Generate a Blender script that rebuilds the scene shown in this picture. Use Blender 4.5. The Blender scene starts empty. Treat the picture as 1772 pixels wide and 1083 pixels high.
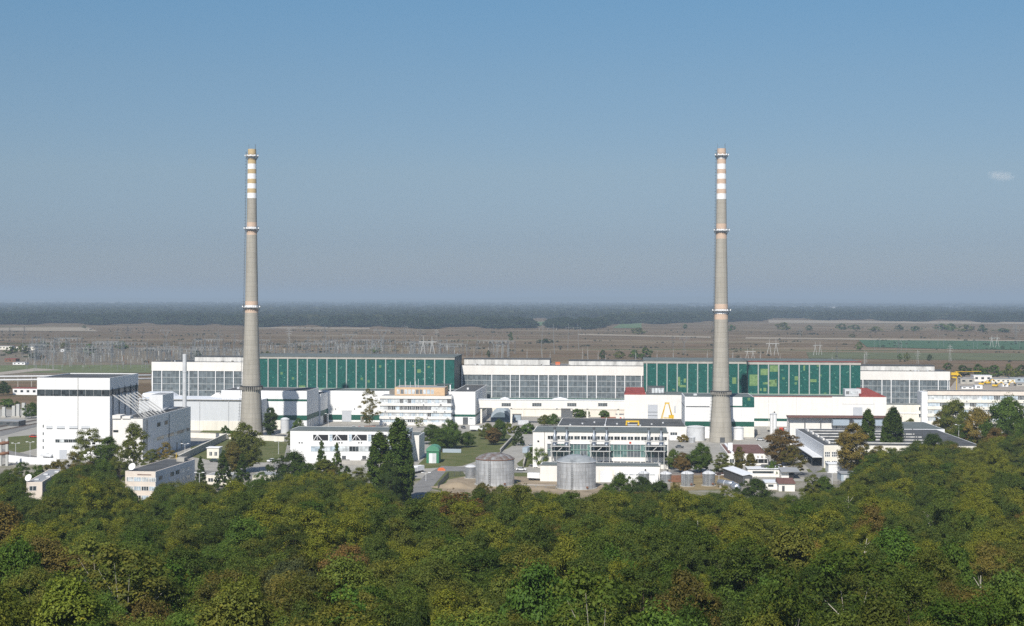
import bpy, math, random
import numpy as np
from mathutils import Vector
random.seed(7)
R = math.radians
sc = bpy.context.scene
COL = sc.collection
# ---------------------------------------------------------------- camera model
FPX, CX, YH, EYE, ROLL = 2650.0, 886.0, 516.0, 72.0, 0.0025
CR, SR = math.cos(ROLL), math.sin(ROLL)
def ray(px, py):
    ix, iy = px - CX, YH - py
    return ((ix*CR - iy*SR)/FPX, (ix*SR + iy*CR)/FPX)
def P(px, py, Y):
    a, b = ray(px, py)
    return Vector((a*Y, Y, EYE + b*Y))
def G(px, py, z=0.0):
    a, b = ray(px, py)
    Y = (z - EYE)/b
    return Vector((a*Y, Y, z))
def proj(x, y, z):
    a, b = x/y, (z - EYE)/y
    ix, iy = a*CR + b*SR, -a*SR + b*CR
    return CX + ix*FPX, YH - iy*FPX
cam = bpy.data.cameras.new('camera'); co = bpy.data.objects.new('camera', cam); COL.objects.link(co)
co.location = (0, 0, EYE); co.rotation_euler = (R(90), 0, 0)
co.rotation_euler = (R(90), ROLL*0, 0)
from mathutils import Matrix
Mx = Matrix(((CR, -SR, 0), (0, 0, -1), (SR, CR, 0)))   # columns: right, up, back
co.rotation_euler = Mx.to_euler()
cam.sensor_width = 36; cam.lens = 36*FPX/1772; cam.shift_y = -(541.5 - YH)/1772
cam.clip_start = 1; cam.clip_end = 200000
sc.camera = co
# ---------------------------------------------------------------- light and sky
SUN_AZ, SUN_EL = R(14), R(43)
to_sun = Vector((-math.sin(SUN_AZ)*math.cos(SUN_EL), -math.cos(SUN_AZ)*math.cos(SUN_EL), math.sin(SUN_EL)))
sl = bpy.data.lights.new('sun', 'SUN'); so = bpy.data.objects.new('sun', sl); COL.objects.link(so)
sl.energy = 4.6; sl.angle = R(0.5); sl.color = (1, .95, .87)
so.rotation_euler = to_sun.to_track_quat('Z', 'Y').to_euler(); so.location = (-200, -300, 400)
wd = bpy.data.worlds.new('World'); sc.world = wd; wd.use_nodes = True
nt = wd.node_tree; bg = nt.nodes['Background']
sky = nt.nodes.new('ShaderNodeTexSky'); sky.sky_type = 'NISHITA'; sky.sun_disc = False
sky.sun_elevation = SUN_EL; sky.sun_rotation = math.pi + SUN_AZ
sky.air_density = 1.0; sky.dust_density = .35; sky.ozone_density = 5.0; sky.altitude = 100
tcw = nt.nodes.new('ShaderNodeTexCoord'); spw = nt.nodes.new('ShaderNodeSeparateXYZ'); nt.links.new(tcw.outputs['Generated'], spw.inputs[0])
rw = nt.nodes.new('ShaderNodeValToRGB'); nt.links.new(spw.outputs[2], rw.inputs[0])   # dusty late-summer air: the low sky is dimmer and bluer than a clean one
stops = [(0, (.45, .50, .69)), (.036, (.465, .495, .635)), (.081, (.62, .605, .635)), (.144, (.67, .71, .70)), (.19, (.66, .78, .77)), (.38, (1, 1, 1))]
while len(rw.color_ramp.elements) < len(stops): rw.color_ramp.elements.new(.5)
for e_, (p_, c_) in zip(rw.color_ramp.elements, stops): e_.position = p_; e_.color = c_+(1,)
mw = nt.nodes.new('ShaderNodeMix'); mw.data_type = 'RGBA'; mw.blend_type = 'MULTIPLY'; mw.inputs[0].default_value = 1
nt.links.new(sky.outputs[0], mw.inputs[6]); nt.links.new(rw.outputs[0], mw.inputs[7]); nt.links.new(mw.outputs[2], bg.inputs[0]); bg.inputs[1].default_value = 0.085
sc.view_settings.view_transform = 'Standard'; sc.view_settings.look = 'None'
sc.view_settings.exposure = 0.28; sc.view_settings.gamma = 1
sc.cycles.use_denoising = False
sc.cycles.max_bounces = 6; sc.cycles.diffuse_bounces = 3; sc.cycles.transparent_max_bounces = 8
sc.cycles.volume_bounces = 0
sc.cycles.use_adaptive_sampling = True
sc.cycles.sample_clamp_indirect = 4
# ---------------------------------------------------------------- materials
def lin(h):
    c = [int(h[i:i+2], 16)/255 for i in (0, 2, 4)]
    return tuple(x/12.92 if x <= .04045 else ((x+.055)/1.055)**2.4 for x in c) + (1,)
class NT:
    def __init__(s, name):
        s.m = bpy.data.materials.new(name); s.m.use_nodes = True
        s.t = s.m.node_tree; s.b = s.t.nodes['Principled BSDF']; s.out = s.t.nodes['Material Output']
    def n(s, kind, **kw):
        x = s.t.nodes.new('ShaderNode'+kind)
        for k, v in kw.items():
            if k.startswith('i_'):
                k = k[2:]; k = int(k) if k.isdigit() else k.replace('_', ' ')
                if hasattr(v, 'is_linked') or isinstance(v, bpy.types.NodeSocket): s.t.links.new(v, x.inputs[k])
                else: x.inputs[k].default_value = v
            else: setattr(x, k, v)
        return x
    def link(s, a, b): s.t.links.new(a, b)
    def math(s, op, a, b=0.0, c=0.0):
        x = s.n('Math', operation=op)
        for i, v in enumerate((a, b, c)):
            if isinstance(v, bpy.types.NodeSocket): s.link(v, x.inputs[i])
            else: x.inputs[i].default_value = v
        return x.outputs[0]
    def ramp(s, fac, stops, interp='LINEAR'):
        x = s.n('ValToRGB'); r = x.color_ramp; r.interpolation = interp
        while len(r.elements) < len(stops): r.elements.new(0.5)
        for e, (p, c) in zip(r.elements, stops):
            e.position = p; e.color = c if len(c) == 4 else tuple(c)+(1,)
        s.link(fac, x.inputs[0]); return x.outputs[0]
    def mix(s, fac, a, b, mode='MIX'):
        x = s.n('Mix', data_type='RGBA', blend_type=mode)
        for i, v in ((0, fac), (6, a), (7, b)):
            if isinstance(v, bpy.types.NodeSocket): s.link(v, x.inputs[i])
            else: x.inputs[i].default_value = v if i == 0 else (tuple(v)+(1,))[:4]
        return x.outputs[2]
    def noise(s, vec, scale, detail=3, rough=.55):
        x = s.n('TexNoise', i_Scale=scale, i_Detail=detail, i_Roughness=rough)
        if vec is not None: s.link(vec, x.inputs['Vector'])
        return x.outputs['Fac']
    def pos(s): return s.n('NewGeometry').outputs['Position']
    def objc(s): return s.n('TexCoord').outputs['Object']
    def scaled(s, v, sx, sy, sz):
        x = s.n('VectorMath', operation='MULTIPLY'); s.link(v, x.inputs[0]); x.inputs[1].default_value = (sx, sy, sz); return x.outputs[0]
MATS = {}
def plain(name, col, rough=.7, var=.12, scale=.4, metal=0.0, spec=.3, streak=False):
    """painted / mineral surface with weathering noise"""
    if name in MATS: return MATS[name]
    q = NT(name); p = q.pos()
    v = q.scaled(p, 1, 1, .25) if streak else p
    f = q.noise(v, scale, 5, .65)
    a = tuple(c*(1-var*1.6) for c in col); b = tuple(min(1, c*(1+var)) for c in col)
    q.link(q.ramp(f, [(.25, a), (.5, col), (.75, b)]), q.b.inputs['Base Color'])
    q.b.inputs['Roughness'].default_value = rough; q.b.inputs['Metallic'].default_value = metal
    q.b.inputs['Specular IOR Level'].default_value = spec
    MATS[name] = q.m; return q.m
def panelled(name, col, pw=3.0, ph=1.2, seam=.82, var=.06, rough=.65, stain=.18, offset=0.0):
    """cladding with panel joints and rain staining"""
    if name in MATS: return MATS[name]
    q = NT(name); o = q.objc()
    s = q.n('SeparateXYZ'); q.link(o, s.inputs[0])
    c = q.n('CombineXYZ'); q.link(q.math('ADD', s.outputs[0], s.outputs[1]), c.inputs[0]); q.link(s.outputs[2], c.inputs[1])
    br = q.n('TexBrick', offset=offset, squash=1.0)
    q.link(c.outputs[0], br.inputs['Vector'])
    br.inputs['Color1'].default_value = (1, 1, 1, 1); br.inputs['Color2'].default_value = (1-var,)*3+(1,)
    br.inputs['Mortar'].default_value = (seam,)*3+(1,)
    br.inputs['Scale'].default_value = 1; br.inputs['Mortar Size'].default_value = .03
    br.inputs['Brick Width'].default_value = pw; br.inputs['Row Height'].default_value = ph
    f = q.noise(q.scaled(q.pos(), 1, 1, .12), .5, 5, .7)
    st = q.ramp(f, [(.3, (1-stain,)*3), (.55, (1, 1, 1))])
    m1 = q.mix(1.0, br.outputs[0], st, 'MULTIPLY')
    q.link(q.mix(1.0, m1, col, 'MULTIPLY'), q.b.inputs['Base Color'])
    q.b.inputs['Roughness'].default_value = rough; q.b.inputs['Specular IOR Level'].default_value = .3
    MATS[name] = q.m; return q.m
def glassy(name, col, var=.4, rough=.18, cell=1.6, spec=.6):
    """window glass over dim rooms and blinds: every pane a little different"""
    if name in MATS: return MATS[name]
    q = NT(name); o = q.objc()
    sn = q.n('VectorMath', operation='SNAP'); q.link(o, sn.inputs[0]); sn.inputs[1].default_value = (cell, 50, cell)
    wn = q.n('TexWhiteNoise'); q.link(sn.outputs[0], wn.inputs[0])
    f2 = q.noise(q.pos(), .25, 3)
    f = q.math('ADD', q.math('MULTIPLY', wn.outputs[0], .6), q.math('MULTIPLY', f2, .4))
    q.link(q.ramp(f, [(.2, tuple(c*(1-var) for c in col)), (.8, tuple(min(1, c*(1+var)) for c in col))]), q.b.inputs['Base Color'])
    q.b.inputs['Roughness'].default_value = rough; q.b.inputs['Specular IOR Level'].default_value = spec
    MATS[name] = q.m; return q.m
WHITE = panelled('white_panel', (.77, .77, .76), 6, 1.2, .90, .035, stain=.08)
WHITEF = panelled('white_fine', (.77, .745, .70), 3, 1.5, .92, .035, stain=.08)
GREYW = panelled('pale_grey_panel', (.72, .73, .74), 1.2, 6, .93, .03, stain=.05)
DOORG = plain('grey_door_paint', (.45, .47, .50), .6, .06)
GREYL = panelled('light_grey_panel', (.56, .58, .60), 1.2, 6, .93, .03, stain=.05)
CREAM = panelled('cream_panel', (.78, .74, .65), 6, 3, .9, .05, stain=.14)
DIRTY = plain('weathered_white', (.62, .61, .58), .8, .3, .35, streak=True)
TAN = plain('tan_plaster', (.62, .43, .26), .8, .1)
PINK = plain('pale_pink_plaster', (.70, .62, .54), .8, .08)
CONC = plain('concrete', (.40, .38, .34), .85, .14, .3)
CONCD = plain('dark_concrete', (.22, .21, .19), .85, .2, .3)
ROOF = plain('bitumen_roof', (.085, .088, .09), .85, .3, .12)
ROOFG = plain('green_grey_roof', (.13, .15, .145), .8, .2, .15)
ROOFL = plain('light_grey_roof', (.30, .31, .32), .75, .15, .2)
ROOFW = plain('white_sheet_roof', (.74, .76, .78), .5, .07, .3)
ROOFR = plain('red_roof', (.25, .055, .045), .8, .2, .3)
ROOFB = plain('brown_roof', (.16, .085, .07), .8, .18, .3)
GREENB = plain('green_band_paint', (.012, .085, .058), .55, .15)
GREENL = plain('light_green_paint', (.16, .30, .20), .6, .15)
STEEL = plain('galvanised_steel', (.50, .52, .54), .38, .18, .8, metal=.75, spec=.5)
STEELP = plain('pale_steel_paint', (.56, .57, .58), .6, .1)
STEELD = plain('dark_steel', (.09, .095, .10), .5, .2)
PYL = plain('pylon_steel', (.21, .22, .22), .6, .1)
PYLD = plain('dull_pylon_steel', (.15, .15, .15), .7, .1)
PYLC = plain('pale_concrete_mast', (.45, .45, .43), .7, .1)
RUST = plain('rusty_steel', (.20, .10, .06), .8, .3, .5)
YEL = plain('yellow_paint', (.70, .45, .03), .5, .12)
RED = plain('red_paint', (.50, .06, .03), .45, .1)
ORANGE = plain('orange_paint', (.62, .16, .06), .45, .1)
BLUEG = plain('blue_grey_sheet', (.34, .40, .45), .5, .08)
WPAINT = plain('white_paint', (.80, .80, .80), .55, .05)
DGLASS = glassy('dark_glass', (.045, .055, .06), .6, .12)
HGLASS = glassy('hall_glass', (.125, .148, .160), .28, .3, 1.7, .4)
PGLASS = glassy('pale_curtained_glass', (.48, .51, .52), .35, .3, 1.1)
BGLASS = glassy('blue_pale_glass', (.40, .48, .54), .25, .25, 1.1)
TGLASS = glassy('teal_glass', (.11, .19, .18), .45, .2, 2.0)
FRAME = plain('frame_paint', (.40, .42, .42), .6, .06)
BLACK = plain('black_void', (.02, .02, .022), .7, .1)
ASPH = plain('asphalt', (.20, .195, .185), .9, .2, .15)
GRAVEL = plain('pale_gravel', (.34, .30, .25), .95, .2, .2)
EARTH = plain('bare_earth', (.28, .225, .155), .95, .25, .12)
TYRE = plain('tyre_rubber', (.03, .03, .03), .8, .1)
BARK = plain('bark', (.10, .075, .055), .9, .3, 1.5)
BARKP = plain('pale_bark', (.46, .42, .36), .9, .2, 1.5)
def lawn_mat():
    q = NT('mown_grass'); p = q.pos()
    f = q.noise(p, .12, 6, .7); g = q.noise(p, 1.7, 4)
    a = q.ramp(f, [(.3, (.095, .118, .038)), (.5, (.125, .140, .052)), (.72, (.20, .18, .095))])
    q.link(q.mix(.5, a, q.ramp(g, [(.3, (.45, .45, .45)), (.7, (1, 1, 1))]), 'MULTIPLY'), q.b.inputs['Base Color'])
    q.b.inputs['Roughness'].default_value = .95; q.b.inputs['Specular IOR Level'].default_value = .1
    return q.m
LAWN = lawn_mat()
def hall_green():
    q = NT('green_hall_panel'); o = q.objc()
    sn = q.n('VectorMath', operation='SNAP'); q.link(o, sn.inputs[0]); sn.inputs[1].default_value = (1.4, 80, 1.5)
    wn = q.n('TexWhiteNoise'); q.link(sn.outputs[0], wn.inputs[0])
    sn2 = q.n('VectorMath', operation='SNAP'); q.link(o, sn2.inputs[0]); sn2.inputs[1].default_value = (.7, 80, .6)
    wn2 = q.n('TexWhiteNoise'); q.link(sn2.outputs[0], wn2.inputs[0])
    gate = q.noise(q.scaled(q.pos(), .06, .06, .09), 1.0, 2)
    f = q.noise(q.pos(), .8, 4)
    base = q.ramp(f, [(.3, (.006, .066, .054)), (.7, (.013, .112, .092))])
    pat = q.math('MULTIPLY', q.math('GREATER_THAN', wn.outputs[0], .972), q.math('GREATER_THAN', gate, .55))
    pat2 = q.math('GREATER_THAN', wn2.outputs[0], .986)
    c1 = q.mix(q.math('MULTIPLY', pat2, .4), base, (.20, .42, .30))
    q.link(q.mix(q.math('MULTIPLY', pat, .5), c1, (.22, .34, .12)), q.b.inputs['Base Color'])
    q.b.inputs['Roughness'].default_value = .45; q.b.inputs['Specular IOR Level'].default_value = .35
    return q.m
GREENH = hall_green()
def patch_mat():
    q = NT('yellow_green_patch'); f = q.noise(q.pos(), .7, 3)
    q.link(q.ramp(f, [(.3, (.10, .19, .07)), (.7, (.20, .30, .12))]), q.b.inputs['Base Color']); q.b.inputs['Roughness'].default_value = .5
    return q.m
PATCH = patch_mat()
def shaft_mat():
    q = NT('chimney_concrete'); o = q.pos()
    s = q.n('SeparateXYZ'); q.link(o, s.inputs[0])
    ring = q.math('FRACT', q.math('MULTIPLY', s.outputs[2], .4))
    seam = q.math('LESS_THAN', ring, .09)
    lift = q.n('TexWhiteNoise', noise_dimensions='1D'); q.link(q.math('FLOOR', q.math('MULTIPLY', s.outputs[2], .4)), lift.inputs['W'])
    f = q.noise(q.scaled(o, 1, 1, .06), .7, 5, .7)
    c = q.ramp(f, [(.25, (.27, .25, .21)), (.5, (.37, .345, .295)), (.75, (.43, .40, .35))])
    c = q.mix(q.math('MULTIPLY', lift.outputs[0], .16), c, (.2, .19, .16))
    q.link(q.mix(q.math('MULTIPLY', seam, .3), c, (.17, .16, .14)), q.b.inputs['Base Color'])
    q.b.inputs['Roughness'].default_value = .9; q.b.inputs['Specular IOR Level'].default_value = .2
    return q.m
SHAFT = shaft_mat()
BANDT = plain('faded_orange_band', (.50, .38, .21), .8, .08)
BANDP = plain('faded_peach_band', (.56, .42, .32), .8, .08)
def tank_mat():
    q = NT('tank_plating'); o = q.objc()
    g = q.n('SeparateXYZ'); q.link(o, g.inputs[0])
    an = q.math('ARCTAN2', g.outputs[1], g.outputs[0])
    c = q.n('CombineXYZ'); q.link(q.math('MULTIPLY', an, 7.0), c.inputs[0]); q.link(g.outputs[2], c.inputs[1])
    br = q.n('TexBrick', offset=.5); q.link(c.outputs[0], br.inputs[0])
    br.inputs['Color1'].default_value = (.43, .445, .46, 1); br.inputs['Color2'].default_value = (.52, .535, .55, 1); br.inputs['Mortar'].default_value = (.30, .30, .305, 1)
    br.inputs['Scale'].default_value = 1; br.inputs['Brick Width'].default_value = 3; br.inputs['Row Height'].default_value = 1.4; br.inputs['Mortar Size'].default_value = .04
    f = q.noise(q.scaled(o, 1.2, 1.2, .1), 1.0, 5, .7)
    q.link(q.mix(1.0, br.outputs[0], q.ramp(f, [(.3, (.6, .58, .56)), (.6, (1.05, 1.05, 1.05))]), 'MULTIPLY'), q.b.inputs['Base Color'])
    q.b.inputs['Metallic'].default_value = .2; q.b.inputs['Roughness'].default_value = .42
    return q.m
TANK = tank_mat()
def rusty_roof():
    q = NT('rust_streaked_roof'); f = q.noise(q.pos(), .45, 6, .7)
    q.link(q.ramp(f, [(.35, (.12, .07, .05)), (.5, (.17, .15, .14)), (.65, (.27, .28, .29))]), q.b.inputs['Base Color']); q.b.inputs['Roughness'].default_value = .7
    return q.m
RUSTROOF = rusty_roof()
# ---------------------------------------------------------------- mesh builder
class MB:
    def __init__(s): s.v, s.f, s.mi, s.m, s.sm = [], [], [], [], []
    def mat(s, m):
        if m not in s.m: s.m.append(m)
        return s.m.index(m)
    def add(s, vs, fs, m, smooth=False):
        o = len(s.v); s.v += [tuple(x) for x in vs]; k = s.mat(m)
        for f in fs: s.f.append(tuple(i+o for i in f)); s.mi.append(k); s.sm.append(smooth)
        return s
    def box(s, a0, a1, b0, b1, c0, c1, m):
        vs = [(a, b, c) for c in (c0, c1) for b in (b0, b1) for a in (a0, a1)]
        return s.add(vs, [(0, 2, 3, 1), (4, 5, 7, 6), (0, 1, 5, 4), (2, 6, 7, 3), (0, 4, 6, 2), (1, 3, 7, 5)], m)
    def prism(s, base, top, m):
        n = len(base)
        return s.add(list(base)+list(top), [tuple(range(n))[::-1], tuple(range(n, 2*n))]+[(i, (i+1) % n, (i+1) % n+n, i+n) for i in range(n)], m)
    def tube(s, p, q, r, m, n=4, r2=None, smooth=False):
        p, q = Vector(p), Vector(q); d = q-p
        if d.length < 1e-6: return s
        d.normalize(); a = Vector((0, 0, 1)) if abs(d.z) < .9 else Vector((1, 0, 0))
        x = d.cross(a).normalized(); y = d.cross(x); r2 = r if r2 is None else r2
        vs = [p+(x*math.cos(t)+y*math.sin(t))*r for t in [2*math.pi*(i+.5)/n for i in range(n)]]
        vs += [q+(x*math.cos(t)+y*math.sin(t))*r2 for t in [2*math.pi*(i+.5)/n for i in range(n)]]
        o = [(i, (i+1) % n, (i+1) % n+n, i+n) for i in range(n)]
        return s.add(vs, o+[tuple(range(n))[::-1], tuple(range(n, 2*n))], m, smooth)
    def lathe(s, prof, m, n=40, cap0=False, cap1=False, c=(0, 0), smooth=True):
        vs = [(c[0]+r*math.cos(2*math.pi*i/n), c[1]+r*math.sin(2*math.pi*i/n), z) for r, z in prof for i in range(n)]
        fs = [(k*n+i, k*n+(i+1) % n, (k+1)*n+(i+1) % n, (k+1)*n+i) for k in range(len(prof)-1) for i in range(n)]
        s.add(vs, fs, m, smooth)
        if cap0: s.add(vs[:n], [tuple(range(n))[::-1]], m)
        if cap1: s.add(vs[-n:], [tuple(range(n))], m)
        return s
    def mesh(s, name):
        me = bpy.data.meshes.new(name); me.from_pydata(s.v, [], s.f)
        for m in s.m: me.materials.append(m)
        me.polygons.foreach_set('material_index', s.mi); me.polygons.foreach_set('use_smooth', s.sm); me.update(); return me
    def build(s, name, parent=None, label=None):
        o = bpy.data.objects.new(name, s.mesh(name)); COL.objects.link(o)
        if parent: o.parent = parent
        if label: o['label'] = label
        return o
def tag(o, label=None, cat=None, group=None, kind=None):
    for k, v in (('label', label), ('category', cat), ('group', group), ('kind', kind)):
        if v: o[k] = v
    return o
def thing(name, label, cat, loc=(0, 0, 0), rz=0, group=None):
    o = bpy.data.objects.new(name, None); COL.objects.link(o); o.location = loc; o.rotation_euler = (0, 0, rz); o.empty_display_size = .5
    return tag(o, label, cat, group)
def dup(root, loc, rz=0, label=None, group=None, scale=None):
    r = root.copy(); COL.objects.link(r); r.location = loc; r.rotation_euler = (0, 0, rz)
    if label: r['label'] = label
    if group: r['group'] = group
    if scale: r.scale = scale
    for ch in KIDS(root):
        c = ch.copy(); COL.objects.link(c); c.parent = r
        for g in KIDS(ch):
            d = g.copy(); COL.objects.link(d); d.parent = c
    return r
def KIDS(o): return list(o.children)
def sheet(name, pts, z, m, kind='structure'):
    """a flat ground sheet from a list of ground points"""
    o = MB().add([(p[0], p[1], z) for p in pts], [tuple(range(len(pts)))], m).build(name)
    if o.data.polygons[0].normal.z < 0: o.data.flip_normals()
    return tag(o, kind=kind)
def gsheet(name, pix, z, m): return sheet(name, [G(x, y, z) for x, y in pix], z, m)

class B:
    """a building: local axes u (along the front), v (away), z (up); features are read off the photo on its own walls"""
    def __init__(s, name, label, cat, px, yb=None, Y=None, yaw=4.5, group=None, z0=0.0):
        o = G(px, yb, z0) if Y is None else P(px, 700, Y)
        s.o = Vector((o.x, o.y, z0)); a = R(yaw)
        s.ux = Vector((math.cos(a), -math.sin(a), 0)); s.vx = Vector((math.sin(a), math.cos(a), 0))
        s.root = thing(name, label, cat, s.o, -a, group); s.z0 = z0
    def u(s, px, v=0, py=700):
        t = ray(px, py)[0]; o = s.o+s.vx*v
        return (t*o.y-o.x)/(s.ux.x-t*s.ux.y)
    def z(s, px, py, v=0):
        u = s.u(px, v, py); p = s.o+s.vx*v+s.ux*u
        return EYE+ray(px, py)[1]*p.y-s.z0
    def v(s, px, u, py=700):
        t = ray(px, py)[0]; o = s.o+s.ux*u
        return (t*o.y-o.x)/(s.vx.x-t*s.vx.y)
    def zs(s, px, py, u):
        v = s.v(px, u, py); p = s.o+s.vx*v+s.ux*u
        return EYE+ray(px, py)[1]*p.y-s.z0
    def part(s, name, mb, parent=None, label=None): return mb.build(name, parent or s.root, label)
    def box(s, name, m, u0, u1, v0, v1, z0, z1, parent=None, label=None):
        return s.part(name, MB().box(u0, u1, v0, v1, z0, z1, m), parent, label)
    def shell(s, u0, u1, v0, v1, z0, z1, wm, rm, par=.3, wname='wall', rname='roof', t=.35):
        par = min(par, .45 if s.root.name.startswith('tall') else .12)
        b = MB().box(u0, u1, v0, v1, z0, z1-par, wm)
        b.box(u0, u1, v0, v0+t, z1-par, z1, wm).box(u0, u1, v1-t, v1, z1-par, z1, wm)
        b.box(u0, u0+t, v0+t, v1-t, z1-par, z1, wm).box(u1-t, u1, v0+t, v1-t, z1-par, z1, wm)
        w = s.part(wname, b)
        r = s.box(rname, rm, u0+t, u1-t, v0+t, v1-t, z1-par-.02, z1-par+.06)
        return w, r
    def win(s, u0, u1, z0, z1, v=0, gm=None, cols=2, rows=1, fm=None, fw=.07, name='window', deep=.08, fh=0):
        gm = gm or DGLASS; fm = fm or FRAME; fh = fh or fw
        b = MB().box(u0, u1, v-.03, v+.04, z0, z1, gm)
        for i in range(cols+1):
            x = u0+(u1-u0)*i/cols; b.box(max(u0, x-fw/2), min(u1, x+fw/2), v-deep, v-.034, z0, z1, fm)
        for j in range(rows+1):
            z = z0+(z1-z0)*j/rows; b.box(u0, u1, v-deep-.012, v-.037, max(z0, z-fh/2), min(z1, z+fh/2), fm)
        return s.part(name, b)
    def swin(s, v0, v1, z0, z1, u, gm=None, cols=2, rows=1, fm=None, fw=.07, name='window'):
        """window on the side wall that faces +u"""
        gm = gm or DGLASS; fm = fm or FRAME
        b = MB().box(u-.04, u+.03, v0, v1, z0, z1, gm)
        for i in range(cols+1):
            x = v0+(v1-v0)*i/cols; b.box(u+.034, u+.08, max(v0, x-fw/2), min(v1, x+fw/2), z0, z1, fm)
        for j in range(rows+1):
            z = z0+(z1-z0)*j/rows; b.box(u+.037, u+.092, v0, v1, max(z0, z-fw/2), min(z1, z+fw/2), fm)
        return s.part(name, b)
# ================================================================ BUILDINGS
PYLS = plain('pale_strut_paint', (.45, .45, .44), .6, .08)
PILG = plain('grey_green_pilaster', (.34, .36, .34), .6, .1)
def seam(b, px, u, y0, y1, v=0):   # a downpipe / panel joint on the front
    z0, z1 = sorted((b.z(px, y0, v), b.z(px, y1, v))); b.part('downpipe', MB().tube((u, v-.12, z0), (u, v-.12, z1), .09, CONCD, 6))
# ---- turbine hall sections (recessed behind the green reactor halls)
def turbine(label, px0, px1, Y, ytop0, yband, ybot, pil, bays, clere, rows, base_green=None):
    b = B('turbine_hall', label, 'industrial hall', px0, Y=Y, group='turbine hall sections')
    U1 = b.u(px1); zt = b.z(px0, ytop0); zb = b.z(px0, yband); zg = b.z(px0, ybot)
    b.box('wall', WHITE, 0, U1, .6, 30, 0, zt-.4)
    b.box('fascia_band', WHITEF, 0, U1, 0, .58, zb, zt)
    b.box('plinth', CREAM, 0, U1, 0, .58, 0, zg)
    b.box('roof', ROOF, -.05, U1+.05, .6, 30.05, zt-.39, zt+.05)
    for (c0, c1, yc, vd) in clere:
        zc = b.z((c0+c1)/2, yc, 9)
        b.box('roof_monitor', DIRTY, b.u(c0, 9), b.u(c1, 9), 9, 22, zt+.06, zc)
        b.box('monitor_roof', ROOF, b.u(c0, 9)-.3, b.u(c1, 9)+.3, 8.7, 22.3, zc+.003, zc+.35)
    us = [b.u(p) for p in bays]
    for i, (a, c) in enumerate(zip(us, us[1:])):
        b.win(a+.02, c-.02, zg+.02, zb-.02, v=.45, gm=HGLASS, cols=2, rows=rows, fw=.11, deep=.14, fh=.30)
    for p in pil:
        b.box('pilaster', WPAINT, b.u(p)-.22, b.u(p)+.22, -.25, .40, zg+.01, zb-.01)
    if base_green:
        zg2 = b.z(px0, base_green); b.box('green_strip', GREENB, .1, U1-.1, -.05, -.003, zg2, zg)
    return b, U1, zt
def lin_px(a, b, n): return [a+(b-a)*i/n for i in range(n+1)]
tb, tbU, tbz = turbine('glazed white hall section behind the first chimney, with a pale steel flue in front', 262, 470, 965, 626, 641.3, 686,
    [264, 280, 311, 327, 343, 373, 388, 404, 419], lin_px(264, 466, 13), [(337, 470, 617.5, 0)], 4)
tm, tmU, tmz = turbine('long glazed white hall section between the two green halls, gap in its roof monitor', 798, 1120, 948, 632, 648, 687.5,
    [851, 883, 899, 932, 948.6, 966, 982.5, 1016, 1032, 1065, 1081, 1110], lin_px(800.5, 1116, 19), [(803, 951, 621.5, 0), (984, 1114, 624.5, 0)], 4, 693)
tr, trU, trz = turbine('glazed white hall section beyond the green hall end, near the yellow crane yard', 1484, 1644, 926, 642, 657, 699,
    [1493, 1526, 1542, 1574, 1590.6, 1623.5, 1640], lin_px(1487, 1643, 10), [(1488, 1617, 633, 0)], 4)
b = tm
b.box('roof_hatch', ORANGE, b.u(961, 12), b.u(969, 12), 12, 14, tmz+.06, tmz+1.9)
b.box('parapet_rail', STEELP, b.u(951, 9), b.u(984, 9), 8.9, 9.0, tmz+.6, tmz+.75)
for o, n, zt in ((tm, 9, tmz), (tr, 6, trz), (tb, 5, tbz)):
    for i in range(n):
        u = random.uniform(3, (tmU, trU, tbU)[(tm, tr, tb).index(o)]-3); h = random.uniform(.4, 1.1)
        o.box('roof_vent', STEELP if i % 2 else CONCD, u, u+random.uniform(.6, 1.6), 3, 4, zt+.06, zt+h)
# ---- green reactor halls
def reactor(label, px0, px1, Y, ytop, yfas, ypan, pil, depth, side, patches=(), red=False):
    b = B('reactor_hall', label, 'industrial hall', px0, Y=Y, group='green reactor halls')
    U1 = b.u(px1); zt = b.z(px0, ytop); zf = b.z(px0, yfas); zp = b.z(px0, ypan)
    b.box('wall', side, 0, U1, .5, depth, 0, zt-.5)
    b.box('roof', ROOFG, -.3, U1+.3, -.4, depth+.3, zt-.49, zt)
    b.box('fascia', CONC, -.2, U1+.2, -.15, .5, zf, zt-.5)
    if red: b.box('roof_edge', ROOFR, -.35, U1+.35, -.48, -.402, zt-.35, zt+.12)
    b.box('lower_strip', GREENL, 0, U1, .1, .5, zp-2.2, zp)
    us = [0.02]+[b.u(p) for p in pil]+[U1-.02]
    for a, c in zip(us, us[1:]):
        if c-a > .8: b.box('green_panel', GREENH, a+.02, c-.02, .12, .5, zp+.003, zf-.003)
    for p in pil:
        b.box('pilaster', PILG, b.u(p)-.34, b.u(p)+.34, -.35, .117, zp-1.2, zf-.003)
    for (x0, y0, x1, y1) in patches:
        b.box('replaced_panel', PATCH, b.u(x0), b.u(x1), .095, .116, b.z(x0, y1), b.z(x0, y0))
    return b, U1, zt
LSIDE = panelled('dull_green_side', (.10, .13, .125), 1.3, 9, .6, .12, stain=.2)
g1, g1U, g1z = reactor('dark green panelled hall behind the first chimney and the office block', 430, 786, 928, 615.2, 620.2, 670,
    lin_px(447, 769, 19)[0:] , 40, LSIDE, [(722, 639, 728, 645), (714, 632, 716, 634), (517, 667, 528, 671)])
g2, g2U, g2z = reactor('dark green panelled hall that the second chimney stands in front of', 1114, 1296, 903, 622.8, 628.5, 679,
    lin_px(1119, 1277.5, 9), 40, CONCD, [(1173, 652, 1177, 668), (1183, 655, 1187, 662), (1176, 666, 1187, 670), (1267, 653, 1274, 664)])
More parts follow.
